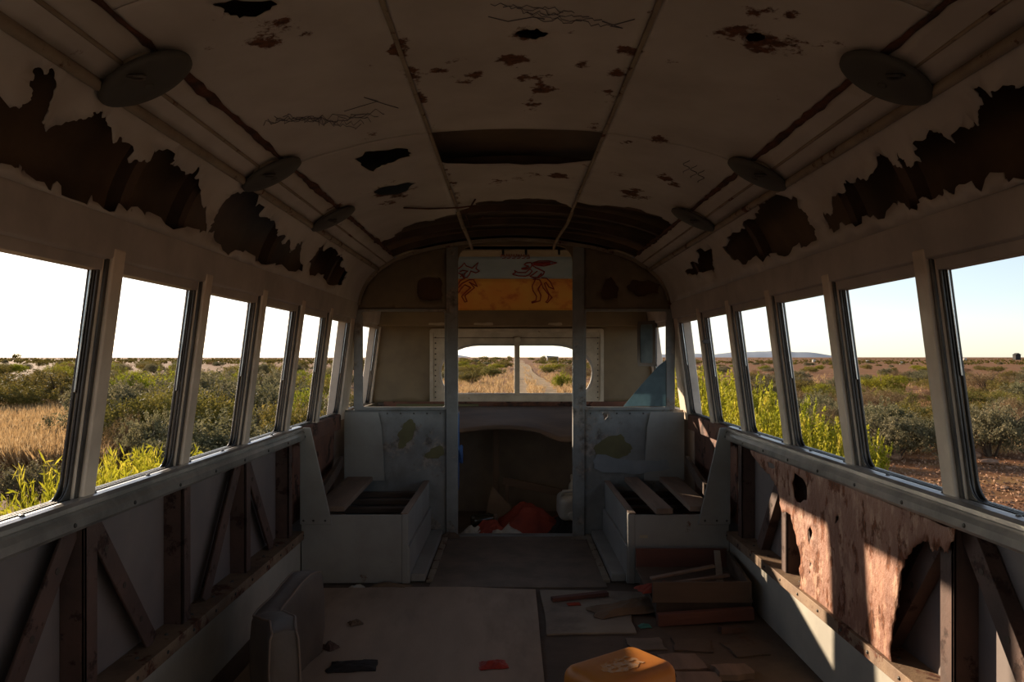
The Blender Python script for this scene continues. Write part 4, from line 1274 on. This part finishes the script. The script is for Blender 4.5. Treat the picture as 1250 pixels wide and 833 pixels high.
for v_ in me.vertices:
    x, y, z = v_.co
    v_.co = (-.352 + x * .6, 4.955 - z, .52 + y * .55)
MB  # noqa
crumple('blue_fringe', 0, 0, 0, .03, .5, .012, m_blue, 'thin frayed blue strip along the left door post', 'rag', 32, 7, 0)
o = bpy.data.objects['blue_fringe']
for v_ in o.data.vertices:
    x, y, z = v_.co
    v_.co = (-.366 + x * .5, 4.95 - z, .55 + y)
# ------------------------------------------------------------------ outdoors
ZG = -0.72
m_ground = mat('red_brown_soil', srgb(130, 90, 62), srgb(108, 74, 51), .35, .95, 0, .4, 3, c3=srgb(140, 106, 70), dirt=srgb(98, 78, 46), spec=.05)
m_path = mat('track_gravel', srgb(166, 140, 112), srgb(140, 118, 92), .8, .95, 0, .4, 8, c3=srgb(120, 116, 72), spec=.05)
m_hill = mat('hill_haze_blue', srgb(150, 156, 166), srgb(132, 140, 152), .002, .95, 0, 0, spec=.05)  # blue of the distance haze painted into the hills' base colour
def gz(x, y):
    r = math.hypot(x, y)
    a = min(1.0, max(0, (r - 6) / 30))
    return ZG + a * .16 * noise.noise((x * .06, y * .06, 2)) + .02 * noise.noise((x * .7, y * .7, 1)) * min(1, r / 6) + (0.0012 * max(0, -x - 20) if y > 0 else 0)
vs, fs = [], []
radii = [0.01] + list(np.geomspace(2.5, 4500, 70))
nt = 180
for r in radii:
    for k in range(nt):
        t = 2 * math.pi * k / nt
        x, y = r * math.sin(t), r * math.cos(t)
        vs.append((x, y, gz(x, y) if r < 400 else ZG))
for i in range(len(radii) - 1):
    for k in range(nt):
        a, b_ = i * nt + k, i * nt + (k + 1) % nt
        fs.append((a, b_, b_ + nt, a + nt))
g_ = MB().add(vs, fs).build('ground', m_ground, None, smooth=True)
tag(g_, 'dry red brown plain around the bus', kind='structure')
# two wheel tracks running away ahead of the bus
vs, fs = [], []
ysn = list(np.geomspace(9, 420, 60))
for y in ysn:
    cx = .9 + .010 * y + .3 * math.sin(y * .05)
    for dx in (-1.15, -.75, -.35, 0, .35, .75, 1.15):
        x = cx + dx
        vs.append((x, y, gz(x, y) + (.05 if abs(dx) not in (.75,) else .03)))
for i in range(len(ysn) - 1):
    for k in range(6):
        a = i * 7 + k
        fs.append((a, a + 1, a + 8, a + 7))
tag(MB().add(vs, fs).build('path', m_path, None, smooth=True), 'straight pale vehicle track leading away in front of the bus', kind='structure')
# low blue hills on the skyline
def hills(name, az0, az1, D, peak, label, seed):
    vs, fs = [], []
    n = 40
    for i in range(n + 1):
        t = i / n
        a = math.radians(az0 + (az1 - az0) * t)
        h = max(0, math.sin(math.pi * t)) ** .8 * peak * (.55 + .75 * abs(noise.noise((t * 3.1 + seed, seed, 0))))
        for dr, hh in ((0, -2), (120, h * .5), (300, h), (700, -2)):
            vs.append(((D + dr) * math.sin(a), (D + dr) * math.cos(a), ZG + hh))
    for i in range(n):
        for k in range(3):
            a = i * 4 + k
            fs.append((a, a + 1, a + 5, a + 4))
    tag(MB().add(vs, fs).build(name, m_hill, None, smooth=True), label, kind='structure')
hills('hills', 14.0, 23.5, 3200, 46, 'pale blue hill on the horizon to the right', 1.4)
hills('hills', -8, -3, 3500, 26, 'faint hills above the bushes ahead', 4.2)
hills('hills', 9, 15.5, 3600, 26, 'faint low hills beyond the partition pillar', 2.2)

# leaves
def leaf_mesh(name, pos, nrm, size, m, aspect=.5, droop=0.0, along=None):
    n = len(pos)
    nrm = nrm / np.maximum(np.linalg.norm(nrm, axis=1), 1e-6)[:, None]
    a = nr.normal(size=(n, 3)) if along is None else along + nr.normal(size=(n, 3)) * .35
    a -= (a * nrm).sum(1)[:, None] * nrm
    a /= np.maximum(np.linalg.norm(a, axis=1), 1e-6)[:, None]
    b = np.cross(nrm, a)
    L = (size * nr.uniform(.6, 1.4, n))[:, None]
    v = np.stack([pos - a * L * .5, pos + b * L * aspect * .5, pos + a * L * .5, pos - b * L * aspect * .5], 1).reshape(-1, 3)
    me = bpy.data.meshes.new(name)
    me.vertices.add(len(v))
    me.vertices.foreach_set('co', v.astype(np.float32).ravel())
    me.loops.add(4 * n)
    me.loops.foreach_set('vertex_index', np.arange(4 * n, dtype=np.int32))
    me.polygons.add(n)
    me.polygons.foreach_set('loop_start', np.arange(0, 4 * n, 4, dtype=np.int32))
    me.update(calc_edges=True)
    me.validate()
    me.materials.append(m)
    return me
def bush_points(n, blobs, seed, hollow=.55):
    R_ = np.random.default_rng(seed)
    B = []
    for _ in range(blobs):
        th = R_.uniform(0, 2 * math.pi)
        rr = math.sqrt(R_.uniform(0, 1)) * .68
        h = R_.uniform(.25, .72) * (1 - .45 * rr)
        B.append((rr * math.cos(th), rr * math.sin(th), h, R_.uniform(.20, .40), R_.uniform(.16, .30)))
    B = np.array(B)
    w = B[:, 3] ** 2
    # sprigs on the surface of each blob, leaves round each sprig
    ns = max(6, n // 26)
    k = R_.choice(len(B), ns, p=w / w.sum())
    d = R_.normal(size=(ns, 3))
    d[:, 2] = np.abs(d[:, 2]) * .9 - .25
    d /= np.linalg.norm(d, axis=1)[:, None]
    rad = R_.uniform(hollow, 1.08, ns)[:, None]
    c = B[k][:, :3] + d * rad * np.c_[B[k][:, 3], B[k][:, 3], B[k][:, 4]]
    q = R_.integers(0, ns, n)
    e = R_.normal(size=(n, 3))
    p = c[q] + d[q] * R_.uniform(-.05, .06, n)[:, None] + e * np.array([.026, .026, .030])
    p[:, 2] = np.abs(p[:, 2])
    return p, d[q] * .8 + R_.normal(size=(n, 3)) * .7
def leaf_mat(name, a, b, c, tr=.35, rnd=.18):
    return mat(name, srgb(*a), srgb(*b), 2.2, .75, 0, 0, c3=srgb(*c), transl=tr, rnd=rnd, spec=.2)
m_salt = leaf_mat('saltbush_leaves', (112, 106, 76), (92, 88, 62), (150, 138, 104))
m_olive = leaf_mat('olive_leaves', (112, 102, 48), (86, 80, 36), (150, 130, 66))
m_brown = leaf_mat('dry_brown_twigs', (124, 96, 68), (96, 74, 52), (156, 128, 98), .25)
m_green = leaf_mat('bright_green_leaves', (130, 128, 36), (100, 102, 28), (160, 152, 52), .45)
m_weed = leaf_mat('yellow_green_weed', (168, 164, 46), (128, 130, 32), (208, 192, 76), .45, .08)
m_straw = leaf_mat('straw_grass', (186, 158, 108), (160, 132, 86), (204, 182, 138), .4)
m_stem = mat('woody_stem', srgb(92, 74, 56), srgb(70, 56, 44), 9, .9)
PROTO = {}
for kind, m, n_, sz, asp in (('saltbush', m_salt, 11000, .040, .55), ('olive', m_olive, 11000, .038, .5), ('brown', m_brown, 9000, .055, .14), ('green', m_green, 11000, .038, .5)):
    for v in range(3):
        p, d = bush_points(n_, 26, hash((len(kind), v)) % 1000 + v * 7 + len(kind) * 13)
        PROTO[kind, v] = leaf_mesh(kind + '_foliage', p, d, sz, m, asp)
def stems_mesh(seed):
    R_ = random.Random(seed)
    mb = MB()
    for k in range(14):
        th = R_.uniform(0, 6.28); r = R_.uniform(.2, .7)
        q = (r * math.cos(th), r * math.sin(th), R_.uniform(.3, .75))
        mid = (q[0] * .35, q[1] * .35, q[2] * .55)
        mb.tube([(q[0] * .05, q[1] * .05, -.08), mid, q], [.022, .014, .006], 5)
    o = mb.build('stems', m_stem, None)
    me = o.data
    bpy.data.objects.remove(o)
    return me
STEMS = [stems_mesh(i) for i in range(2)]
placed = []
MANY = []
counts = {}
def shrub(kind, x, y, r, h, label, group, parts=False):
    z = gz(x, y) - .03
    me = PROTO[kind, rng.randrange(3)]
    nm = {'saltbush': 'saltbush', 'olive': 'olive_shrub', 'brown': 'dry_shrub', 'green': 'green_shrub'}[kind]
    sc = (r * rng.uniform(.9, 1.1), r * rng.uniform(.9, 1.1), h)
    rz = rng.uniform(0, 6.28)
    if parts:
        root = thing(nm, label, 'shrub', (x, y, z), group)
        root.rotation_euler.z = rz
        root.scale = sc
        for pn, pm in (('foliage', me), ('stems', STEMS[rng.randrange(2)])):
            o = bpy.data.objects.new(pn, pm)
            C.objects.link(o)
            o.parent = root
    else:
        o = bpy.data.objects.new(nm, me)
        C.objects.link(o)
        o.location = (x, y, z)
        o.rotation_euler.z = rz
        o.scale = sc
        tag(o, label, 'shrub', group)
    if group and ' of many' in label:
        MANY.append((root if parts else o, kind, x, y, group))
    placed.append((x, y, r))
    counts[kind] = counts.get(kind, 0) + 1
def gpx(px, py_base):
    Y = (CZ - ZG) * F / (py_base - PY)
    return CX + (px - PX) * Y / F, Y
# the ones that stand out
for kind, px, pb, wpx, hpx, lab in (
        ('olive', 70, 502, 170, 56, 'wide dark bush behind the first post from the camera, left side'),
        ('olive', 25, 506, 36, 26, 'small green bush at the left edge in front of the wide dark bush'),
        ('green', 155, 505, 76, 58, 'rounded olive green bush in the second left window'),
        ('saltbush', 40, 625, 130, 72, 'grey saltbush filling the lower left corner window'),
        ('brown', 150, 565, 60, 70, 'brown tinged bush behind the yellow green weeds on the left'),
        ('saltbush', 190, 575, 90, 85, 'blue grey saltbush beside the second post, left side'),
        ('saltbush', 255, 566, 70, 42, 'pale saltbush at the bottom of the third left window'),
        ('olive', 262, 540, 80, 72, 'leafy green bush in the third left window'),
        ('saltbush', 322, 545, 60, 60, 'pale grey saltbush in the fourth left window'),
        ('green', 1078, 486, 78, 34, 'bright green dome shaped bush in the second right window'),
        ('saltbush', 1090, 560, 130, 68, 'large grey saltbush behind the boulder on the right'),
        ('saltbush', 1210, 557, 130, 75, 'large grey saltbush behind the nearest right post'),
        ('brown', 1205, 480, 80, 36, 'bare purple brown shrub near the right edge'),
        ('brown', 1080, 505, 110, 36, 'pale dry shrub below the bright green dome'),
        ('olive', 1225, 500, 90, 30, 'olive shrub at the right edge below the bare shrub'),
        ('saltbush', 1000, 520, 60, 44, 'dark grey shrub behind the sunlit weeds on the right'),
        ('saltbush', 935, 500, 56, 44, 'grey shrub in the fourth right window'),
        ('brown', 1015, 535, 40, 50, 'pale dry bush beside the third right post'),
        ('green', 686, 475, 32, 27, 'round olive bush right of the track ahead'),
        ('olive', 575, 471, 42, 22, 'grey green bush left of the track ahead'),
        ('olive', 600, 463, 40, 18, 'bush beside the pale grass left of the track ahead'),
        ('olive', 668, 457, 22, 11, 'small bush halfway along the right side of the track')):
    x, y = gpx(px, pb)
    shrub(kind, x, y, wpx * y / F / 2, hpx * y / F / .95, lab, 'shrubs that stand out around the bus', parts=True)
def region(n, pxr, pyr, rr, hr, kinds, where, ok=lambda x, y: True, power=1.0, tight=.62):
    k = tries = 0
    while k < n and tries < n * 60:
        tries += 1
        px = rng.uniform(*pxr)
        t = rng.random() ** power
        x, y = gpx(px, pyr[0] + (pyr[1] - pyr[0]) * t)
        r = rng.uniform(*rr)
        if not ok(x, y) or any((x - a) ** 2 + (y - b_) ** 2 < ((r + c) * tight) ** 2 for a, b_, c in placed):
            continue
        kind = rng.choices(list(kinds), list(kinds.values()))[0]
        nm = {'saltbush': 'grey green saltbush', 'olive': 'olive green shrub', 'brown': 'dry brown shrub', 'green': 'yellowish green shrub'}[kind]
        shrub(kind, x, y, r, rng.uniform(*hr), 'one of many %ss scattered %s' % (nm, where), ('%ses %s' if nm.endswith('sh') else '%ss %s') % (nm, where))
        k += 1
offroad = lambda x, y: x < -3.2
region(150, (-40, 430), (446, 585), (.8, 1.5), (1.1, 1.75), {'saltbush': 4, 'olive': 5, 'brown': 1.2, 'green': 1.6}, 'outside the left windows', lambda x, y: x < -3.2 and not (y < 23 and x / y < -.55), 1.5, .55)
def right_ok(x, y):
    return x > 3.4 and not (x / y > .42 and y < 13.6)
region(150, (835, 1270), (444, 560), (.6, 1.25), (.6, 1.15), {'saltbush': 4, 'olive': 3.2, 'brown': 2.6, 'green': .7}, 'outside the right windows', right_ok, 1.35, .68)
region(70, (535, 725), (440.5, 482), (.8, 2.0), (.8, 1.5), {'saltbush': 2, 'olive': 5, 'brown': 1, 'green': 2}, 'ahead of the bus', lambda x, y: abs(x - (.9 + .01 * y)) > 3.2 and not (x < 0 and 34 < y < 70 and x > -4.5), 1.3, .6)
# tell the many apart: by the window they are seen through and how near they are
ORD = ['nearest', 'second nearest', 'third nearest', 'fourth nearest', 'fifth nearest', 'sixth nearest', 'seventh nearest', 'eighth nearest', 'ninth nearest', 'tenth nearest'] + ['%dth nearest' % k for k in range(11, 80)]
WINL = [(0, 110, 'first'), (110, 230, 'second'), (230, 303, 'third'), (303, 357, 'fourth'), (357, 393, 'fifth'), (393, 640, 'sixth')]
buckets = {}
for ob, kind, x, y, group in MANY:
    px = PX + (x - CX) / y * F
    if 'ahead' in group:
        where = 'ahead, left of the track' if x < .9 + .01 * y else 'ahead, right of the track'
    else:
        d = px if px < 600 else 1248 - px
        nth = [n for a, b_, n in WINL if a <= max(d, 0) < b_][0]
        where = 'beyond the %s %s window from the camera' % (nth, 'left' if px < 600 else 'right')
    buckets.setdefault((kind, where), []).append((y, ob))
for (kind, where), L in buckets.items():
    nm = {'saltbush': 'grey green saltbush', 'olive': 'olive green shrub', 'brown': 'dry brown shrub', 'green': 'yellowish green shrub'}[kind]
    for k, (y, ob) in enumerate(sorted(L, key=lambda t: t[0])):
        ob['label'] = '%s %s %s' % (ORD[k], nm, where)
# far scrub towards the horizon: too small and too many to count
pts, nrm = [], []
for side, lo, hi, n_ in (('l', -40, 430, 1000), ('r', 830, 1270, 420), ('f', 520, 740, 260), ('g', 430, 530, 150), ('g', 735, 835, 150)):
    for _ in range(n_):
        px = rng.uniform(lo, hi)
        x, y = gpx(px, 437.2 + rng.random() ** .8 * (8.5 if side != 'g' else 20))
        if side == 'f' and abs(x - (.9 + .01 * y)) < 4:
            continue
        r, h = rng.uniform(.8, 1.9), rng.uniform(.6, 1.5) * (1.0 if side != 'r' else .7)
        p, d = bush_points(70, 8, rng.randrange(10 ** 6))
        pts.append(p * np.array([r, r, h * 1.2]) + np.array([x, y, gz(x, y) if y < 400 else ZG]))
        nrm.append(d)
me = leaf_mesh('distant_scrub', np.concatenate(pts), np.concatenate(nrm), .42, m_olive, .6)
o = bpy.data.objects.new('distant_scrub', me)
C.objects.link(o)
tag(o, 'low scrub covering the plain towards the horizon', 'scrub', kind='stuff')
# trees on the skyline ahead
for px, pb, w, h, nth in ((566, 441, 13, 6, 'first'), (590, 440.5, 14, 8, 'second'), (606, 440, 16, 6, 'third'), (622, 440.5, 8, 8, 'fourth'), (648, 440, 8, 5, 'fifth'), (663, 440.5, 8, 8, 'sixth'), (675, 441.5, 14, 7, 'seventh')):
    x, y = gpx(px, pb)
    shrub('olive', x, y, w * y / F / 2, h * y / F, nth + ' low dark tree from the left on the skyline ahead', 'low trees on the skyline ahead')
x, y = gpx(21, 441)
shrub('olive', x, y, 8 * y / F, 12 * y / F, 'dark round bush on the skyline beside the distant pole', 'shrubs on the skyline')

# tall yellow green weeds against the bus
def weed_mesh(seed, stems, leaves, spread, sz, upright):
    R_ = np.random.default_rng(seed)
    P_, N_, A_ = [], [], []
    mb = MB()
    for k in range(stems):
        th, r = R_.uniform(0, 6.28), math.sqrt(R_.uniform(0, 1)) * spread
        base = np.array([r * .6 * math.cos(th), r * .6 * math.sin(th), 0])
        H_ = R_.uniform(.72, 1.0)
        tip = np.array([r * math.cos(th) + R_.normal() * .06, r * math.sin(th) + R_.normal() * .06, H_])
        mb.tube([base, (base + tip) / 2 + np.array([0, 0, .04]), tip], [.006, .005, .002], 3, False)
        t = R_.uniform(.12, 1, leaves)[:, None] ** .7
        p = base + (tip - base) * t + np.c_[np.zeros((leaves, 2)), np.sin(t * math.pi) * .04]
        out = R_.normal(size=(leaves, 3)); out[:, 2] = np.abs(out[:, 2]) * upright + .3
        out /= np.linalg.norm(out, axis=1)[:, None]
        P_.append(p + out * sz * .5); A_.append(out); N_.append(R_.normal(size=(leaves, 3)))
    so = mb.build('weed_stems', m_weed, None)
    sm = so.data
    bpy.data.objects.remove(so)
    return leaf_mesh('weed_leaves', np.concatenate(P_), np.concatenate(N_), sz, m_weed, .16 if upright > 1 else .45, along=np.concatenate(A_)), sm
WEED = [weed_mesh(3, 110, 60, .50, .062, 1.6), weed_mesh(4, 90, 120, .48, .032, .8)]
def weed(x, y, r, h, label, group, v):
    root = thing('tall_weed', label, 'weed', (x, y, gz(x, y) - .02), group)
    root.rotation_euler.z = rng.uniform(0, 6.28)
    root.scale = (r * 1.7, r * 1.7, h)
    for pn, pm in zip(('leaves', 'stems'), WEED[v]):
        o = bpy.data.objects.new(pn, pm)
        C.objects.link(o)
        o.parent = root
wn_ = {}
def wl(t):
    wn_[t] = wn_.get(t, -1) + 1
    return ORD[wn_[t]] + ' ' + t
L1 = 'feathery yellow green weed growing against the left side of the bus'
for x, y, r, h in ((-2.30, 3.05, .36, 1.04), (-2.05, 3.30, .36, 1.14), (-2.40, 3.50, .40, 1.14), (-2.05, 3.70, .38, 1.24), (-2.25, 4.05, .42, 1.28), (-2.0, 4.30, .36, 1.28), (-2.35, 4.55, .40, 1.24), (-2.0, 4.75, .36, 1.18), (-2.2, 5.1, .36, 1.08)):
    weed(x, y, r, h + .07, wl(L1), 'weeds by the left side', 0)
L2 = 'sunlit leafy yellow green bush growing against the right side of the bus'
for x, y, r, h in ((2.30, 5.45, .40, 1.16), (2.45, 5.9, .46, 1.34), (2.2, 6.4, .46, 1.36), (2.5, 6.9, .50, 1.42), (2.25, 7.4, .50, 1.46), (2.6, 8.0, .55, 1.54), (2.2, 8.5, .55, 1.58), (2.65, 9.1, .55, 1.66), (2.3, 9.8, .55, 1.72), (2.75, 6.3, .40, 1.2)):
    weed(x, y, r, h + .10, wl(L2), 'bushes by the right side', 1)

# dry grass: uncountable tufts
pts, nrm, al = [], [], []
def tufts(n, px0, px1, py0, py1, h, ok=lambda x, y: True, blades=9):
    for _ in range(n):
        x, y = gpx(rng.uniform(px0, px1), rng.uniform(py0, py1))
        if not ok(x, y):
            continue
        z = gz(x, y)
        hh = h * rng.uniform(.6, 1.3)
        dirs = np.c_[nr.normal(size=(blades, 2)) * .45, np.ones(blades)]
        dirs /= np.linalg.norm(dirs, axis=1)[:, None]
        pts.append(np.array([x, y, z]) + dirs * hh * .5 + np.c_[nr.normal(size=(blades, 2)) * hh * .25, np.zeros(blades)])
        al.append(dirs * 3)
        nn = np.cross(dirs, nr.normal(size=(blades, 3)))
        nrm.append(nn)
tufts(2600, -20, 125, 497, 575, .42)
tufts(500, 110, 250, 490, 560, .35)
tufts(1500, 535, 725, 444, 484, .34, lambda x, y: abs(abs(x - (.9 + .01 * y)) - .75) > .35)
tufts(500, 1040, 1250, 470, 555, .28)
tufts(400, 840, 1040, 455, 520, .28)
me = leaf_mesh('dry_grass', np.concatenate(pts), np.concatenate(nrm), .42, m_straw, .06, along=np.concatenate(al))
o = bpy.data.objects.new('dry_grass', me)
C.objects.link(o)
tag(o, 'pale dry grass between the bushes', 'grass', kind='stuff')

# stones on the bare gravel to the right
m_stone = mat('sandstone', srgb(160, 122, 94), srgb(124, 92, 70), 3, .9, 0, .5, 12)
def stone_mesh(seed):
    bm = bmesh.new()
    bmesh.ops.create_icosphere(bm, subdivisions=3, radius=1)
    for v in bm.verts:
        k = 1 + .35 * noise.noise(v.co * 1.3 + Vector((seed, 0, 0))) + .12 * noise.noise(v.co * 4 + Vector((0, seed, 0)))
        v.co = Vector((v.co.x * k, v.co.y * k, v.co.z * k * .62))
    me = bpy.data.meshes.new('stone')
    bm.to_mesh(me); bm.free()
    me.materials.append(m_stone)
    return me
SM = [stone_mesh(i * 3.7) for i in range(3)]
for i, (px, py, w, lab) in enumerate(((1084, 559, 32, 'large pale boulder at the edge of the gravel, right of the bus'), (1186, 558, 20, 'pale rounded boulder behind the nearest right post'), (1207, 566, 22, 'low flat stone to the right of the nearest right post'),
                                      (1226, 596, 9, 'small red stone on the dark gravel'), (1231, 573, 8, 'small pale stone at the gravel edge near the right border'), (1141, 592, 8, 'small pale stone just over the right sill'), (1239, 571, 6, 'smallest pale stone near the right border'))):
    x, y = gpx(px, py)
    o = bpy.data.objects.new('boulder' if w > 15 else 'stone', SM[i % 3])
    C.objects.link(o)
    r = w * y / F / 2
    o.location = (x, y, gz(x, y) + r * .3)
    o.scale = (r, r, r * (.9 if i != 2 else .45))
    o.rotation_euler.z = i * 1.1
    tag(o, lab, 'stone', 'stones on the gravel')
pts, nrm = [], []
for _ in range(3000):
    x, y = gpx(rng.uniform(1030, 1265), rng.uniform(552, 640))
    if x > 3:
        pts.append((x, y, gz(x, y) + .008)); nrm.append(nr.normal(size=3))
me = leaf_mesh('gravel', np.array(pts), np.array(nrm), .045, m_stone, .8)
o = bpy.data.objects.new('gravel', me)
C.objects.link(o)
tag(o, 'loose reddish gravel beside the bus', 'gravel', kind='stuff')
# far away: shed, pole, white drums
x, y = gpx(675, 441)
sh = thing('distant_shed', 'small grey shed far ahead to the right of the track', 'shed', (x, y, ZG))
MB().box(x - 2.6, x + 2.4, y, y + 4, ZG, ZG + 1.9).build('shed_wall', mat('shed_wall', srgb(120, 122, 128), srgb(104, 106, 112), .6), sh)
MB().prism([(x - 2.9, ZG + 1.9), (x + 2.7, ZG + 1.9), (x + 2.7, ZG + 2.1), (x - 2.9, ZG + 2.5)], 'y', y - .3, y + 4.3).build('shed_roof', mat('shed_roof', srgb(140, 150, 164), srgb(120, 130, 146), .6), sh)
MB().box(x + 1.0, x + 1.9, y - .05, y, ZG, ZG + 1.6).build('shed_door', m_dark, sh)
x, y = gpx(17, 441)
pl = thing('distant_pole', 'thin pole on the skyline at the left edge', 'pole', (x, y, ZG))
MB().tube([(x, y, ZG), (x, y, ZG + 20 * y / F)], .14, 6).build('pole_shaft', m_stem, pl)
MB().bar((x - .5, y, ZG + 18 * y / F), (x + .5, y, ZG + 18 * y / F), .1, .1).build('cross_arm', m_stem, pl)
for px, pb, nth in ((993.5, 442.5, 'first'), (1059, 443.5, 'second'), (1100, 445, 'third'), (1178, 440.5, 'fourth')):
    x, y = gpx(px, pb)
    r = 2.0 * y / F
    d = tag(MB().lathe([(r * .9, 0), (r, r * .1), (r, r * 1.5), (r * .8, r * 1.7), (r * .3, r * 1.75)], (x, y, ZG), 12).build('white_drum', m_white, None), nth + ' tiny white drum from the left on the far plain, right windows', 'drum', 'white drums on the far plain')
x, y = gpx(1243, 439.6)
tag(MB().box(x - 1.6, x + 1.6, y, y + 3, ZG, ZG + 3.2).prism([(x - 2, ZG + 3.2), (x + 2, ZG + 3.2), (x, ZG + 4.4)], 'y', y - .2, y + 3.2).build('distant_hut', m_darkrag, None), 'tiny dark hut on the horizon at the right edge', 'hut')
